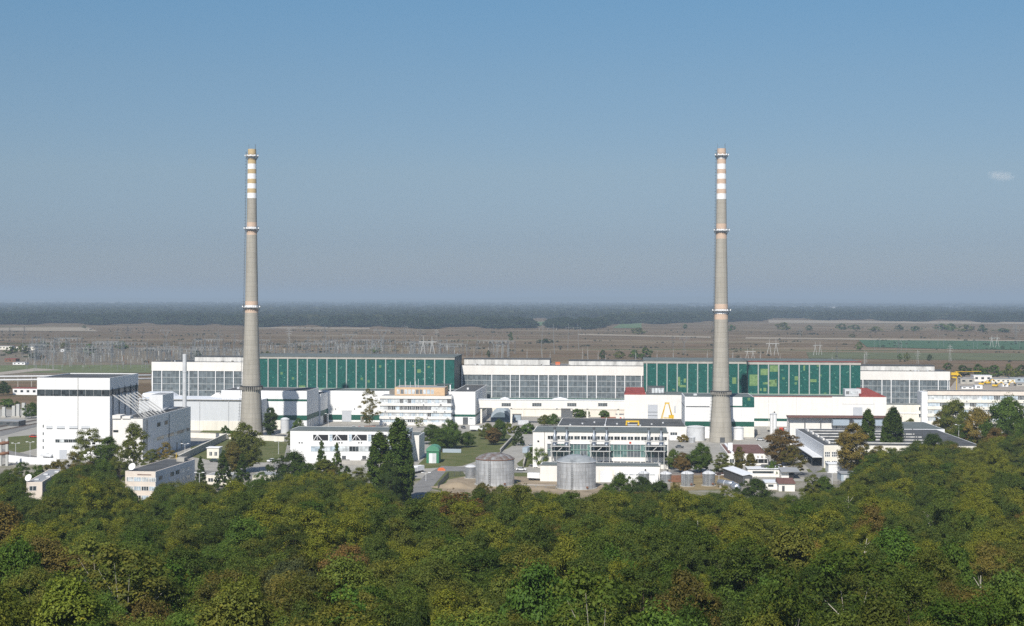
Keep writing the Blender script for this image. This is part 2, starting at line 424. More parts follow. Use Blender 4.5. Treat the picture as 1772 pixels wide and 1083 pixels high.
g3, g3U, g3z = reactor('dark green panelled hall with yellow-green patches and a thin red roof edge', 1294.5, 1489, 887, 624.5, 630.5, 680.5,
    lin_px(1312, 1471, 9), 40, LSIDE, [(1297, 648, 1311, 667.5), (1316, 638, 1329, 649), (1332, 632, 1346, 643), (1323, 661, 1334, 665), (1331, 657, 1344, 668.5), (1321, 671, 1326, 677), (1315, 672, 1318, 676), (1375, 651, 1381, 658), (1402, 656, 1413, 661), (1341, 656, 1344, 663), (1390, 632, 1393, 641)], red=True)
seam(g1, 797, g1U, 625, 660, 20)
# ---- lower front building under the first green hall
b = B('link_block', 'long white block with a dark green stripe and grey door, behind the office building', 'industrial building', 548, Y=892)
U1 = b.u(800); zt = b.z(600, 676)
b.shell(0, U1, 0, 24, 0, zt, WHITE, ROOFG)
z0, z1 = b.z(590, 726.5), b.z(590, 717.5)
b.box('green_band', GREENB, 0, U1, -.06, -.003, z0, z1)
d = b.box('door', DOORG, b.u(592), b.u(608), -.16, -.064, 0.05, b.z(592, 711)); 
b.part('door_frame', MB().box(b.u(592)-.3, b.u(608)+.3, -.2, -.164, b.z(592, 711)+.003, b.z(592, 711)+.4, STEELP), d)
b.box('door', CONCD, b.u(624), b.u(630), -.14, -.064, .05, 3.4)
for p in (562, 580, 613, 640): b.box('wall_lamp', STEELD, b.u(p), b.u(p)+.4, -.5, -.003, b.z(p, 708), b.z(p, 706.5))
# ---- auxiliary block left of centre (D)
b = B('auxiliary_block', 'white block with dark green stripes just beyond the first chimney, shaded on one flank', 'industrial building', 383, Y=842)
U1 = b.u(531); zt = b.z(531, 676.3); zm = b.z(531, 694)
b.shell(0, U1, 0, 32, 0, zt, WHITE, ROOF, .35)
b.box('green_band', GREENB, b.u(436), U1+.07, -.07, -.003, b.z(480, 694), b.z(480, 690.5))
b.box('green_band', GREENB, b.u(470), U1+.08, -.08, -.003, b.z(500, 727), b.z(500, 718.5))
b.box('lower_screen', CREAM, b.u(440), b.u(488), -1.2, -.003, 0, b.z(480, 727.5))
b.box('vent_stack', STEEL, b.u(490), b.u(499), -3.2, -1.4, 0, b.z(493, 726))
zx = b.zs(562, 679.5, U1+1)
r_, _ = b.shell(U1-12, U1+1, 32.1, 64, 0, zx, WHITE, ROOF, .3, 'rear_wing', 'rear_wing_roof')
b.box('green_band', GREENB, U1+.003, U1+.07, 0, 32.05, b.z(520, 727), b.z(520, 718.5))
b.box('green_band', GREENB, U1+1.003, U1+1.07, 32.1, 64, b.z(520, 727)-.3, b.z(520, 718.5))
b.box('loading_door', BLACK, U1+1.003, U1+1.05, 40, 50, 0.05, 6.2)
for v in (3, 9, 15, 21, 27): b.box('pilaster', CREAM, U1+.003, U1+.35, v, v+.7, 0, b.z(520, 727)-.01)
b.box('roof_vent', STEELP, b.u(410, 14), b.u(414, 14), 14, 16, zt-.2, zt+.9)
# ---- long panelled hall behind the first chimney base (C)
b = B('storage_hall', 'low pale panelled hall with cream plinth, behind the first chimney base', 'industrial building', 240, Y=832)
U1 = b.u(452); zt = b.z(400, 692.5); zc = b.z(330, 728)
b.box('wall', GREYL, 0, U1, .3, 26, 0, zt)
b.box('plinth', CREAM, -.02, U1+.02, 0, .297, 0, zc)
b.box('roof', ROOFW, -.3, U1+.3, -.2, 26.2, zt+.003, zt+.5)
b.box('gutter', CONCD, -.3, U1+.3, -.45, -.203, zt-.1, zt+.3)
g = MB().prism([(b.u(364, 20), 20, zt+.5), (b.u(386, 20), 20, zt+.5), (b.u(375, 20), 20, zt+2.9)], [(b.u(364, 20), 25, zt+.5), (b.u(386, 20), 25, zt+.5), (b.u(375, 20), 25, zt+2.9)], WHITEF)
b.part('gable_vent', g)
for p in (300, 345, 395): b.box('downpipe', STEELP, b.u(p), b.u(p)+.2, -.15, -.003, 0, zt)
b = B('sloped_shed', 'white sloped-roof shed between the tall white block and the glazed hall', 'shed', 246, Y=872)
U1 = b.u(303); z0 = b.z(300, 687)
b.box('wall', WHITEF, 0, U1, 0, 18, 0, z0)
b.part('roof', MB().prism([(-.2, -.3, z0+.003), (U1+.4, -.3, z0+.003), (U1-3, 18, z0+.003), (-.2, 18, z0+.003)], [(-.2, 2, z0+1.9), (U1-5, 2, z0+1.9), (U1-6, 16, z0+2.2), (-.2, 16, z0+2.2)], ROOFW))
b.box('door', CONCD, U1-4, U1-2, -.05, -.003, .05, 2.4)
# ---- tall white block (A)
b = B('tall_block', 'tall white windowless block with a dark window ribbon near its top', 'industrial building', 64, Y=681, yaw=3)
U1 = b.u(190); zt = b.z(100, 653.5); dep = b.v(239, U1)
b.shell(0, U1, 0, dep, 0, zt, WHITE, ROOF, .7, t=.45)
zb0, zb1 = b.z(100, 685), b.z(100, 674)
n = 9
for i in range(n):
    b.win(U1*i/n+.05, U1*(i+1)/n-.05, zb0, zb1, 0, DGLASS, 3, 1, STEELD, .06)
for i in range(9):
    b.swin(dep*i/9+.05, dep*(i+1)/9-.05, zb0, zb1, U1, DGLASS, 3, 1, STEELD, .06)
seam(b, 135, b.u(135), 654, 770)
for y in (737, 750, 762, 774): b.box('small_window', DGLASS, b.u(74.2), b.u(75.8), -.06, -.003, b.z(75, y+2.6), b.z(75, y-2.2))
for x0, x1 in ((80.5, 91), (98.5, 112.5), (120, 135), (141, 156)):
    v = b.box('wall_sign', GREYL, b.u(x0), b.u(x1), -.07, -.003, b.z(x0, 741.5), b.z(x0, 736.5))
    b.part('sign_painted_shadow', MB().box(b.u(x0), b.u(x1), -.1, -.074, b.z(x0, 742), b.z(x0, 741), STEELD), v)  # dark strip along the sign's lower edge, drawn in as its shadow
for i in range(5):
    a = 96+i*7.6; b.win(b.u(a), b.u(a+7.2), b.z(a, 765.5), b.z(a, 760), 0, PGLASS if i == 1 else DGLASS, 2, 1, FRAME)
b.box('gate', DOORG, b.u(103), b.u(116), -.09, -.003, .05, b.z(105, 778))
c = b.part('entrance_canopy', MB().prism([(b.u(74), -3, b.z(74, 788)), (b.u(92), -3, b.z(92, 790)), (b.u(92), -.01, b.z(92, 788)), (b.u(74), -.01, b.z(74, 786))], [(b.u(74), -3, b.z(74, 786)), (b.u(91), -3, b.z(91, 788.5)), (b.u(91), -.01, b.z(90, 785)), (b.u(74), -.01, b.z(74, 784))], STEELP))
b.box('door', STEELD, b.u(80), b.u(85), -.08, -.003, .05, 2.6)
for k in range(5):
    v = 4+k*(dep-7)/4
    b.part('downpipe', MB().tube((U1+.25, v, 8), (U1+.25, v, zb0+1.5), .2, STEELD, 6).tube((U1+.25, v, zb0+1.5), (U1+.05, v, zt-4.5), .2, STEELD, 6))
tallU, tallz, tall = U1, zt, b
# ---- its lower annex with slanting struts
b = B('annex_block', 'white lower annex with slanting struts leaning from the tall block onto its roof', 'industrial building', 195, Y=672, yaw=3.7)
U1 = b.u(247); zt = b.z(247, 724.5); dep = b.v(330, U1)
b.shell(0, U1, 0, 8, 0, zt, WHITEF, ROOF, .4, 'wall', 'roof', .35)
uS = tall.u(190)   # the long shaded wing behind
b.shell(1.5, U1-.003, 8.003, dep, 0, zt, GREYW, ROOF, .5, 'long_wing', 'long_wing_roof', .4)
b.box('raised_box', WHITEF, 0.03, b.u(209), -.6, 7, zt+.003, b.z(200, 722.5)+1.0)
b.box('balcony', WHITEF, b.u(212), b.u(226), -.5, 4, zt+.003, zt+1.0)
b.box('dark_window', DGLASS, b.u(196), b.u(205), -.06, -.003, b.z(200, 748), b.z(200, 744))
for i in range(11):
    v0 = 16+i*(dep-18)/11; b.swin(v0, v0+(dep-18)/11-.1, 7.2, 8.8, U1, DGLASS if i % 3 else PGLASS, 3, 1, STEELP, .08)
for px in (275, 288): 
    v = b.v(px-3, U1); b.swin(v, v+5, 13.4, 15.2, U1, DGLASS, 2, 1, STEELD)
for v in (20, 30, 40, 52, 60): b.box('side_door', CONC, U1+.003, U1+.08, v, v+2.2, .05, 3.5)
b.part('downpipe', MB().tube((U1+.15, 6, 0), (U1+.15, 6, zt-1), .12, STEELD, 6)); b.part('downpipe', MB().tube((U1+.15, 40, 0), (U1+.15, 40, zt-1), .12, STEELD, 6))
zr = b.zs(282, 684.5, U1-6)
b.shell(2, U1-5, dep-30, dep-12, zt+.003, zt+7.5, GREYW, ROOFL, .3, 'roof_house', 'roof_house_roof')
b.part('roof_pipe', MB().tube((U1-3, 34, zt+.4), (U1-3, 50, zt+1.4), .5, STEELP, 8, smooth=True).tube((U1-5, 46, zt+.5), (U1-2, 60, zt+.5), .35, STEELP, 8, smooth=True))
for k in range(7):   # slanting lattice struts
    t = k/6
    top = tall.root.matrix_basis @ Vector((tallU+.3, 3+t*(dep*.42), b.z0+tallz-7.5+0*t))
    inv = b.root.matrix_basis.inverted(); tp = inv @ top
    bt = Vector((U1-.6, 3+t*30+3, zt+.2))
    m = MB(); dx = Vector((0, .55, 0))
    for sgn in (-1, 1): m.tube(tp+dx*sgn, bt+dx*sgn, .13, PYLS, 4)
    for j in range(9):
        a_ = tp.lerp(bt, j/9); c_ = tp.lerp(bt, (j+1)/9); sg = 1 if j % 2 else -1
        m.tube(a_+dx*sg, c_-dx*sg, .07, PYLS, 4)
    m.tube(tp, tp+Vector((-.6, 0, .8)), .22, STEELD, 4)
    b.part('lattice_strut', m)
for k in range(4):
    t = k/3; bt = Vector((U1-.6, 1.5+t*9, zt+.2)); tp = Vector((2.2, 4+t*12, zt+9.5))
    b.part('brace_rod', MB().tube(tp, bt, .13, PYLC, 4))
annexU, annexz, annexdep, annex = U1, zt, dep, b
p = b.root.matrix_basis @ Vector((U1-2.2, dep-3, zt))
t = thing('steel_flue', 'tall thin silvery steel flue standing on the annex roof corner', 'flue', (p.x, p.y, zt-.4))
ft = EYE+ray(318.5, 612.5)[1]*p.y-zt+.4
MB().lathe([(1.0, 0), (1.0, ft)], STEELP, 16, cap1=True).build('pipe', t)
for k in (.33, .66): MB().lathe([(1.08, ft*k), (1.08, ft*k+.4)], STEELP, 16, True, True).build('collar', t)
# ---- office building (I)
b = B('office_building', 'four-storey white office block with a tan rooftop storey and antennas', 'office building', 657, yb=735.5, yaw=3.3)
U1 = b.u(780.3); zt = b.z(657, 684.6); dep = 44
b.shell(0, U1, .5, dep, 0, zt-.25, GREYW, ROOFL, .3)
def Z(y): return b.z(657, y)
bands = [(684.6, 689.6), (697.6, 702), (709.2, 713.6), (720.4, 724.9), (730.6, 736)]
for i, (y0, y1) in enumerate(bands):
    b.box('spandrel', WHITEF, -.2-.001*i, U1+.2, -.15, .497, max(0, Z(y1)), Z(y0))
    b.box('side_spandrel', GREYW, U1+.203, U1+.5, .5, 20, max(0, Z(y1)), Z(y0)-.01)
rng = random.Random(4)
for (y0, y1) in zip([x[1] for x in bands][:-1], [x[0] for x in bands][1:]):
    nb = 18
    for i in range(nb):
        a, c = U1*i/nb, U1*(i+1)/nb
        gm = rng.choice([PGLASS, PGLASS, BGLASS, BGLASS, DGLASS, PGLASS])
        if y0 > 700 and y0 < 703 and 6 <= i <= 11: gm = DGLASS
        b.win(a+.06, c-.06, Z(y1)+.02, Z(y0)-.02, .42, gm, rng.choice([2, 3]), 1, WPAINT, .14)
    for i in range(4):
        b.swin(1+i*4.6, 5.2+i*4.6, Z(y1)+.02, Z(y0)-.02, U1+.05, rng.choice([PGLASS, DGLASS]), 3, 1, WPAINT, .12)
zq = zt+.1; pu0, pu1 = b.u(683, 6), b.u(769.5, 6); pz = b.z(720, 670.3, 6)
b.shell(pu0, pu1, 6, 28, zt-.2, pz, TAN, ROOFL, .3, 'rooftop_storey', 'rooftop_storey_roof')
for i in range(10):
    a = pu0+1.2+i*(pu1-pu0-7)/10; b.win(a, a+(pu1-pu0-7)/10-.4, zt+.7, pz-1.1, 6, rng.choice([PGLASS, DGLASS, BGLASS]), 3, 1, WPAINT, .1)
for i, px in enumerate((691.5, 702, 710, 719, 723.8)):
    u = b.u(px, 9); b.part('antenna', MB().tube((u, 9, pz-.2), (u, 9, pz+rng.uniform(2.5, 5)), .09, WPAINT, 5))
b.part('roof_pergola', MB().box(b.u(755, 24), b.u(781, 24), 24, 30, pz+.6, pz+.9, STEELD).box(b.u(778, 24), b.u(780, 24), 24, 25, zt, pz+.6, WPAINT))
b.box('stair_head', CONCD, 3, 8, 18, 26, zt-.2, zt+2.2)
b.shell(U1+.51, U1+5.5, 21, dep+8, 0, zt-4.2, GREYW, ROOFL, .3, 'side_wing', 'side_wing_roof')
for k in range(4):
    for i in range(5): b.swin(23+i*5.4, 27.4+i*5.4, 1+k*3.1, 2.6+k*3.1, U1+5.5, rng.choice([PGLASS, DGLASS]), 3, 1, WPAINT, .12)
for i in range(12):
    k = rng.randrange(4); u = rng.uniform(1, U1-1); zz = Z(bands[k+1][0])-.9
    b.part('air_conditioner', MB().box(u, u+.9, -.55, -.153, zz, zz+.65, WPAINT).box(u+.15, u+.75, -.57, -.553, zz+.1, zz+.55, STEELD))
# ---- white block beside the office (J)
b = B('connecting_block', 'white block with a dark green stripe joining the office end to the elevated gallery', 'industrial building', 783, Y=872)
U1 = b.u(822.5); zt = b.z(800, 677.5); dep = b.v(838.5, U1)
dep = 70
b.shell(0, U1, 0, dep, 0, zt, WHITE, ROOF, .4)
b.box('green_band', GREENB, 0, U1+.06, -.06, -.003, b.z(800, 721), b.z(800, 717))
b.box('green_band', GREENB, U1+.003, U1+.06, 0, dep, b.z(800, 721), b.z(800, 717))
b.box('gate', STEELD, b.u(801), b.u(810), -.07, -.003, .05, b.z(805, 722))
b.box('window_strip', PGLASS, b.u(812), b.u(819), -.07, -.003, b.z(812, 725), b.z(812, 723))
b.box('roof_vent', WPAINT, b.u(808, 20), b.u(811, 20), 20, 22, zt-.1, zt+1)
# ---- elevated gallery on columns
b = B('elevated_gallery', 'long white covered walkway raised on columns between the two halls', 'walkway', 822, Y=880)
U1 = b.u(1084); zt = b.z(950, 692.5); zb = b.z(950, 706.5)
b.box('wall', WHITEF, 0, U1, 0, 4, zb, zt)
b.box('roof', ROOFW, -.2, U1+.2, -.25, 4.25, zt+.003, zt+.35)
for x in (868, 921, 981.5, 1035): b.win(b.u(x), b.u(x+16), b.z(x, 702.8), b.z(x, 697.2), 0, DGLASS, 4, 3, FRAME, .12)
for x in (832.5, 884.5, 963.5, 1016.5, 1070): b.box('column', CREAM, b.u(x)-.5, b.u(x)+.5, .8, 1.8, 0, zb-.003)
for x, w in ((873, 8), (969, 14)):
    m = MB().prism([(b.u(x-w, 3.9), 3.8, zt+.36), (b.u(x+w, 3.9), 3.8, zt+.36), (b.u(x, 3.9), 3.8, b.z(x, 687.4, 3.9))], [(b.u(x-w, 3.9), 8, zt+.36), (b.u(x+w, 3.9), 8, zt+.36), (b.u(x, 3.9), 8, b.z(x, 687.4, 3.9))], ROOFW)
    b.part('gable_rooflight', m)
# ---- hangar under the gallery
b = B('arched_hangar', 'blue-grey arched shelter under the raised walkway', 'hangar', 849, Y=896)
U1 = b.u(883.5); h = U1/2
arc = lambda v, r, n=14: [(h+math.cos(math.pi*i/n)*r, v, math.sin(math.pi*i/n)*r*1.25+.9) for i in range(n+1)]
o, i_ = arc(0, h), arc(14, h)
m = MB()
m.add(o+i_, [(k, k+1, k+16, k+15) for k in range(14)], BLUEG, True)
b.part('shell', m); ro = arc(-.05, h-.003); 
b.part('front_wall', MB().add(ro+[(U1*.995, -.05, 0), (.005*U1, -.05, 0)][::-1], [tuple(range(len(ro)+2))], BLUEG))
ri = [(x, y, z*.72) for x, y, z in arc(-.12, h*.9)]; b.part('door', MB().add(ri, [tuple(range(len(ri)))], plain('slate_sheet', (.12, .16, .19), .6)))
# ---- low wall behind the gallery
b = B('boundary_wall', 'long cream wall seen beneath the raised walkway', 'wall', 885, Y=935)
b.box('panel', CREAM, 0, b.u(1090), 0, .4, 0, 4.2); b.box('coping', CONC, -.1, b.u(1090)+.1, -.1, .5, 4.203, 4.45)
for x in (905, 935, 990, 1045): b.box('pier', CREAM, b.u(x)-.35, b.u(x)+.35, -.2, -.003, 0, 4.2)
b = B('gate_house', 'small white gatehouse with a red emblem beneath the walkway end', 'hut', 1066, Y=900)
b.box('wall', WHITEF, 0, 4.5, 0, 4, 0, 3.8); b.box('roof', ROOFL, -.3, 4.8, -.3, 4.3, 3.803, 4.1); b.box('door', RED, 2.2, 3.2, -.05, -.003, .05, 2.3)
b = B('cream_kiosk', 'cream kiosk with blue-grey base beneath the walkway', 'hut', 971, Y=888)
b.box('wall', WHITEF, 0, 6.5, 0, 5, 2.2, 8.0); b.box('base', BLUEG, 0, 6.5, 0, 5, 0, 2.197); b.box('roof', ROOFL, -.2, 6.7, -.2, 5.2, 8.003, 8.2)
b = B('pump_kiosk', 'small grey kiosk beside the arched shelter', 'hut', 887, Y=897)
b.box('wall', BLUEG, 0, 4.8, 0, 5, 0, 3.8); b.box('roof', CONCD, -.2, 5, -.2, 5.2, 3.803, 4.0); b.box('door', STEELD, 1, 2, -.04, -.003, .05, 2.2)
# ---- white block right of the gallery with a red roof
b = B('gallery_end_block', 'white block with red roof and a tall grey door at the walkway end', 'industrial building', 1080.5, Y=872)
U1 = b.u(1183); zt = b.z(1090, 683)
b.box('wall', WHITEF, 0, U1, 0, 27, 0, zt)
b.part('red_roof', MB().prism([(-.2, .3, zt+.003), (b.u(1118), .3, zt+.003), (b.u(1115, 22), 22, zt+.003), (-.2, 22, zt+.003)], [(.8, 1.5, zt+.9), (b.u(1117), 1.5, zt+.9), (b.u(1114, 22), 20, zt+3.2), (.8, 20, zt+3.2)], ROOFR))
b.box('roof', ROOFG, b.u(1118), U1, .3, 26.8, zt+.003, zt+.3)
hz0, hz1 = zt+.31, b.z(1135, 669.5, 6)
b.box('rooftop_house', STEELD, b.u(1121, 6), b.u(1150, 6), 6, 12, hz0, hz1+.4)
for i in range(5):
    a = 1122.5+i*5.4; b.win(b.u(a, 6), b.u(a+4.6, 6), hz0+.5, hz1-.6, 6, DGLASS if i in (0, 9) else PGLASS, 2, 1, WPAINT, .12)
d = b.box('door', DOORG, b.u(1121), b.u(1138), -.1, -.003, .05, b.z(1130, 700))
for y in (713, 719): b.part('door_rail', MB().box(b.u(1121), b.u(1138), -.14, -.104, b.z(1130, y)-.12, b.z(1130, y)+.12, STEELD), d)
b.box('plinth', ROOFG, 0, U1, -.05, -.003, 0, 2.2)
# ---- auxiliary block behind the second chimney (M)
b = B('auxiliary_block', 'white block with green stripes close behind the second chimney', 'industrial building', 1185, Y=792, yaw=3.4)
U1 = b.u(1305); zt = b.z(1190, 686.5); dep = 33
b.shell(0, U1, 0, dep, 0, zt, WHITE, ROOFG, .4)
b.box('dark_stripe', STEELD, b.u(1187), b.u(1228), -.05, -.003, b.z(1200, 704.3), b.z(1200, 702.6))
b.box('green_panel', GREENH, b.u(1284.5), U1+.05, -.09, -.003, b.z(1290, 704.6), b.z(1290, 687))
b.box('green_band', GREENB, b.u(1255), b.u(1284.4), -.06, -.003, b.z(1270, 704.6), b.z(1270, 702))
b.box('green_band', GREENB, 0.1, U1+.05, -.07, -.003, b.z(1200, 737.5), b.z(1200, 729))
b.box('plinth', CONC, b.u(1286), U1+.1, -.5, -.003, 0, b.z(1290, 756)); b.box('cream_bay', CREAM, b.u(1287), U1+.05, -.3, -.003, b.z(1290, 756)+.003, b.z(1290, 739))
b.box('left_stripe', STEELD, -.05, -.003, 0, dep, b.z(1200, 704.3), b.z(1200, 702.6))
b.box('roof_vent', STEELP, b.u(1200, 12), b.u(1206, 12), 12, 14, zt-.2, zt+.8)
# ---- long low wall of the right hand side (O)
b = B('link_block', 'very long white block with a dark green stripe, below the patched green hall', 'industrial building', 1290, Y=866)
U1 = b.u(1534); zt = b.z(1310, 685.6)
b.shell(0, U1, 0, 20, 0, zt, WHITEF, ROOFG, .3)
b.box('roof_edge', ROOFR, -.05, b.u(1440), -.1, -.003, zt-.25, zt+.1)
b.box('green_band', GREENB, 0, b.u(1500), -.07, -.003, b.z(1330, 728.5), b.z(1330, 724))
b.part('red_roof', MB().prism([(b.u(1489), .2, zt+.003), (U1+.1, .2, zt+.003), (U1-2, 19, zt+.003), (b.u(1489), 19, zt+.003)], [(b.u(1489), 1.2, zt+.6), (b.u(1531), 1.2, zt+.6), (b.u(1508), 17, zt+4.2), (b.u(1489), 17, zt+4.2)], ROOFR))
rh = b.box('rooftop_house', STEELP, b.u(1462, 6), b.u(1490, 6), 6, 15, zt+.003, b.z(1470, 673.5, 6))
for i in range(4): b.win(b.u(1464+i*6.4, 6), b.u(1469.6+i*6.4, 6), zt+1.2, zt+3.0, 6, DGLASS if i < 1 else PGLASS, 3, 1, WPAINT, .12)
b.box('door', DOORG, b.u(1476), b.u(1492.5), -.1, -.003, .05, b.z(1480, 704.5))
b.box('wall_sign', DOORG, b.u(1458), b.u(1513), -.06, -.003, b.z(1460, 699.3), b.z(1460, 698.6))
for x in (1330, 1378, 1405, 1440, 1512): b.part('downpipe', MB().tube((b.u(x), -.12, 0), (b.u(x), -.12, zt-.3), .08, STEELP, 5))
b = B('passage_building', 'low cream passage building with small windows beside the long office wing', 'building', 1531, Y=872)
U1 = b.u(1606); zt = b.z(1560, 700.5)
b.shell(0, U1, 0, 14, 0, zt, CREAM, ROOFG, .3)
for (x0, y0, x1, y1) in ((1545, 704, 1552, 711), (1590, 704, 1598, 710.5), (1590, 716, 1597.5, 722)): b.win(b.u(x0), b.u(x1), b.z(x0, y1), b.z(x0, y0), 0, DGLASS, 2, 1, WPAINT, .1)
b.box('ledge', WPAINT, 0, U1, -.3, -.003, b.z(1560, 715.5), b.z(1560, 714.5))
# ---- long office wing, far right (P)
b = B('office_wing', 'long three-storey pale office wing running out of the picture behind trees', 'office building', 1606, Y=866, yaw=3.0)
U1 = b.u(1835); zt = b.z(1640, 676.8)
b.shell(0, U1, .5, 14, 0, zt-.1, CREAM, ROOF, .3)
b.box('side_wall', GREYW, -3.4, -.003, .8, 13, 0, zt-.6)
rows_ = [(676.8, 683.5), (691.5, 696.5), (703.5, 708.5), (716, 721), (729, 740)]
for i, (y0, y1) in enumerate(rows_): b.box('spandrel', PINK if i == 0 else CREAM, -.2-.001*i, U1, -.1, .497, max(0, b.z(1640, y1)), b.z(1640, y0)-(.02 if i == 0 else 0))
for k, (y0, y1) in enumerate(zip([x[1] for x in rows_][:-1], [x[0] for x in rows_][1:])):
    for i in range(22):
        a, c = U1*i/22, U1*(i+1)/22
        gm = rng.choice([BGLASS, BGLASS, PGLASS, BGLASS, DGLASS]) if k or i > 8 else PGLASS
        b.win(a+.05, c-.05, b.z(1640, y1)+.02, b.z(1640, y0)-.02, .42, gm, 4, 1, WPAINT, .12)
for i in range(9):
    u = rng.uniform(3, U1-20); k = rng.randrange(2); zz = b.z(1640, rows_[k+1][0])-.9
    b.part('air_conditioner', MB().box(u, u+.9, -.5, -.103, zz, zz+.65, WPAINT).box(u+.15, u+.75, -.52, -.503, zz+.1, zz+.55, STEELD))
# ---- three-bay building left of centre (Q)
b = B('diesel_building', 'white flat-roofed building with three dark cross-braced openings, behind poplars', 'industrial building', 502, yb=801)
U1 = b.u(704); zt = b.z(510, 743.3)
b.shell(0, U1, 0, 18, 0, zt, WHITE, ROOFG, .35)
ur = b.u(709.5)
b.shell(U1-7, ur+1.5, 18.003, 36, 0, zt-3.6, WHITEF, ROOFG, .3, 'rear_wing', 'rear_wing_roof')
b.box('side_opening', STEELD, U1+.003, U1+.06, 3, 15, zt-5, zt-1.4)
b.box('dark_roof_edge', ROOFG, -.2, U1+.2, -.3, -.003, zt-.3, zt+.15)
for x in (542, 575.5, 609, 642.5, 676):
    o = b.box('braced_opening', BLACK, b.u(x), b.u(x+26), -.04, -.003, b.z(x, 762), b.z(x, 752))
    z0, z1, a, c = b.z(x, 762), b.z(x, 752), b.u(x), b.u(x+26); mid = a+(c-a)*.28
    b.part('cross_brace', MB().tube((a+.2, -.2, z0), (mid, -.2, z1), .16, WPAINT, 4).tube((mid+.1, -.2, z1), (mid+2.2, -.2, z0), .16, WPAINT, 4).tube((mid, -.2, z0), (mid, -.2, z1), .13, WPAINT, 4), o)
    b.win(c+.5, c+1.9, z0-.3, z1+.2, 0, BGLASS, 1, 3, WPAINT, .12)
for x in lin_px(538, 704, 10)[:-1]: b.win(b.u(x)+.05, b.u(x+16.6)-.05, b.z(x, 781), b.z(x, 772), 0, rng.choice([DGLASS, PGLASS, BGLASS]), 3, 1, FRAME, .1)
for x in (592, 627): b.box('dark_door', STEELD, b.u(x), b.u(x+7), -.05, -.003, b.z(x, 798), b.z(x, 788.5)); b.box('loading_canopy', CONCD, b.u(x)-.4, b.u(x+13), -.9, -.053, b.z(x, 796), b.z(x, 794.6))
for x in (517, 552, 586, 620):
    for dx in (0, 4.6): b.box('vent_hole', BLACK, b.u(x+dx), b.u(x+dx+2.3), -.04, -.003, b.z(x, 767.2), b.z(x, 765))
b.box('concrete_apron', CONC, b.u(592), U1, -3.5, -.003, 0, 1.5)
# ---- equipment building right of centre (R)
b = B('generator_building', 'long white building with steel equipment frames and exhausts along its front', 'industrial building', 922, yb=809)
U1 = b.u(1156.5); zt = b.z(930, 746)
b.shell(0, U1, 0, 27, 0, zt, WHITEF, ROOFG, .3)
b.box('roof_edge', ROOFG, -.1, U1+.1, -.25, -.003, zt-.25, zt+.1)
nb = 18; ua, ub = b.u(947), b.u(1155)
for i in range(nb):
    a, c = ua+(ub-ua)*i/nb, ua+(ub-ua)*(i+1)/nb
    b.win(a+.2, c-.2, b.z(950, 760), b.z(950, 753.8), 0, DGLASS, 2, 1, WPAINT, .1)
    b.win(a+.04, c-.04, b.z(950, 789.5), b.z(950, 768), 0, rng.choice([TGLASS, TGLASS, HGLASS]), 2, 2, FRAME, .12)
    if i > 5: b.win(a+.1, c-.1, b.z(950, 801.5), b.z(950, 797), 0, rng.choice([DGLASS, BLACK, DGLASS, PGLASS]), 2, 1, FRAME, .1)
b.box('ledge', WPAINT, ua, ub, -.35, -.11, b.z(950, 767.5), b.z(950, 766.5))
b.box('green_rail', plain('rail_green', (.2, .32, .27), .5), ua, ub, -.3, -.12, b.z(950, 778.5), b.z(950, 777.2))
b.box('dark_hole', BLACK, b.u(930), b.u(933.4), -.05, -.003, b.z(930, 765), b.z(930, 762)); b.box('red_box', RED, b.u(1089), b.u(1092.5), -.3, -.003, b.z(1090, 767.6), b.z(1090, 764.4))
seam(b, 942.5, b.u(942.5), 747, 790)
for x0, x1 in ((955.5, 986), (1023, 1055), (1117.5, 1149)):
    u0, u1 = b.u(x0), b.u(x1); zA, zB, zC = b.z(x0, 761.5), b.z(x0, 770), b.z(x0, 778.5)
    m = MB()
    for u in (u0, u1): 
        for v in (-5.2, -1.5): m.tube((u, v, 0), (u, v, zA), .16, PYLC, 4)
    for u in (u0+(u1-u0)*.3, u0+(u1-u0)*.7): m.tube((u, -5.2, 0), (u, -5.2, zC), .11, PYLC, 4)
    for z in (zA, zB, zC): m.box(u0-.6, u1+.6, -5.4, -5.05, z-.18, z+.18, PYLC)
    m.tube((u0, -5.2, zC), (u0+(u1-u0)*.3, -5.2, 0), .08, PYLC, 4).tube((u0+(u1-u0)*.3, -5.2, zC-4), (u0+(u1-u0)*.7, -5.2, .3), .1, PYLC, 4).tube((u0+(u1-u0)*.7, -5.2, zC-4), (u0+(u1-u0)*.3, -5.2, .3), .1, PYLC, 4)
    fr = b.part('equipment_frame', m)
    b.part('platform_deck', MB().box(u0, u1, -5.0, -.4, zC-.1, zC, STEELD).box(u0, u1, -5.0, -.4, zB-.1, zB, STEELD), fr)
    for t in (.16, .84):
        u = u0+(u1-u0)*t
        b.part('exhaust', MB().lathe([(.75, zA-.2), (.75, zA+2.2), (.35, zA+2.9), (.35, zt+1.2)], STEEL, 12, c=(u, -2.2)).lathe([(.55, zt+1.2), (.55, zt+2.0)], STEELD, 10, True, True, c=(u, -2.2)), fr)
        b.part('silencer', MB().lathe([(.9, zB+.1), (.95, zA-.6), (.4, zA-.3)], STEEL, 12, c=(u, -3.5)).lathe([(.3, zC), (.3, zB)], STEEL, 8, c=(u, -3.5)), fr)
    b.part('cable_tray', MB().tube((u0+3, -5.3, zC+.3), (u0+4.5, -5.3, zC+1.6), .2, PYLC, 4), fr)
for x in (927, 1079): b.part('satellite_dish', MB().lathe([(.02, 0), (.5, .12), (.9, .4)], WPAINT, 12, c=(b.u(x), -.5)))
bR = b
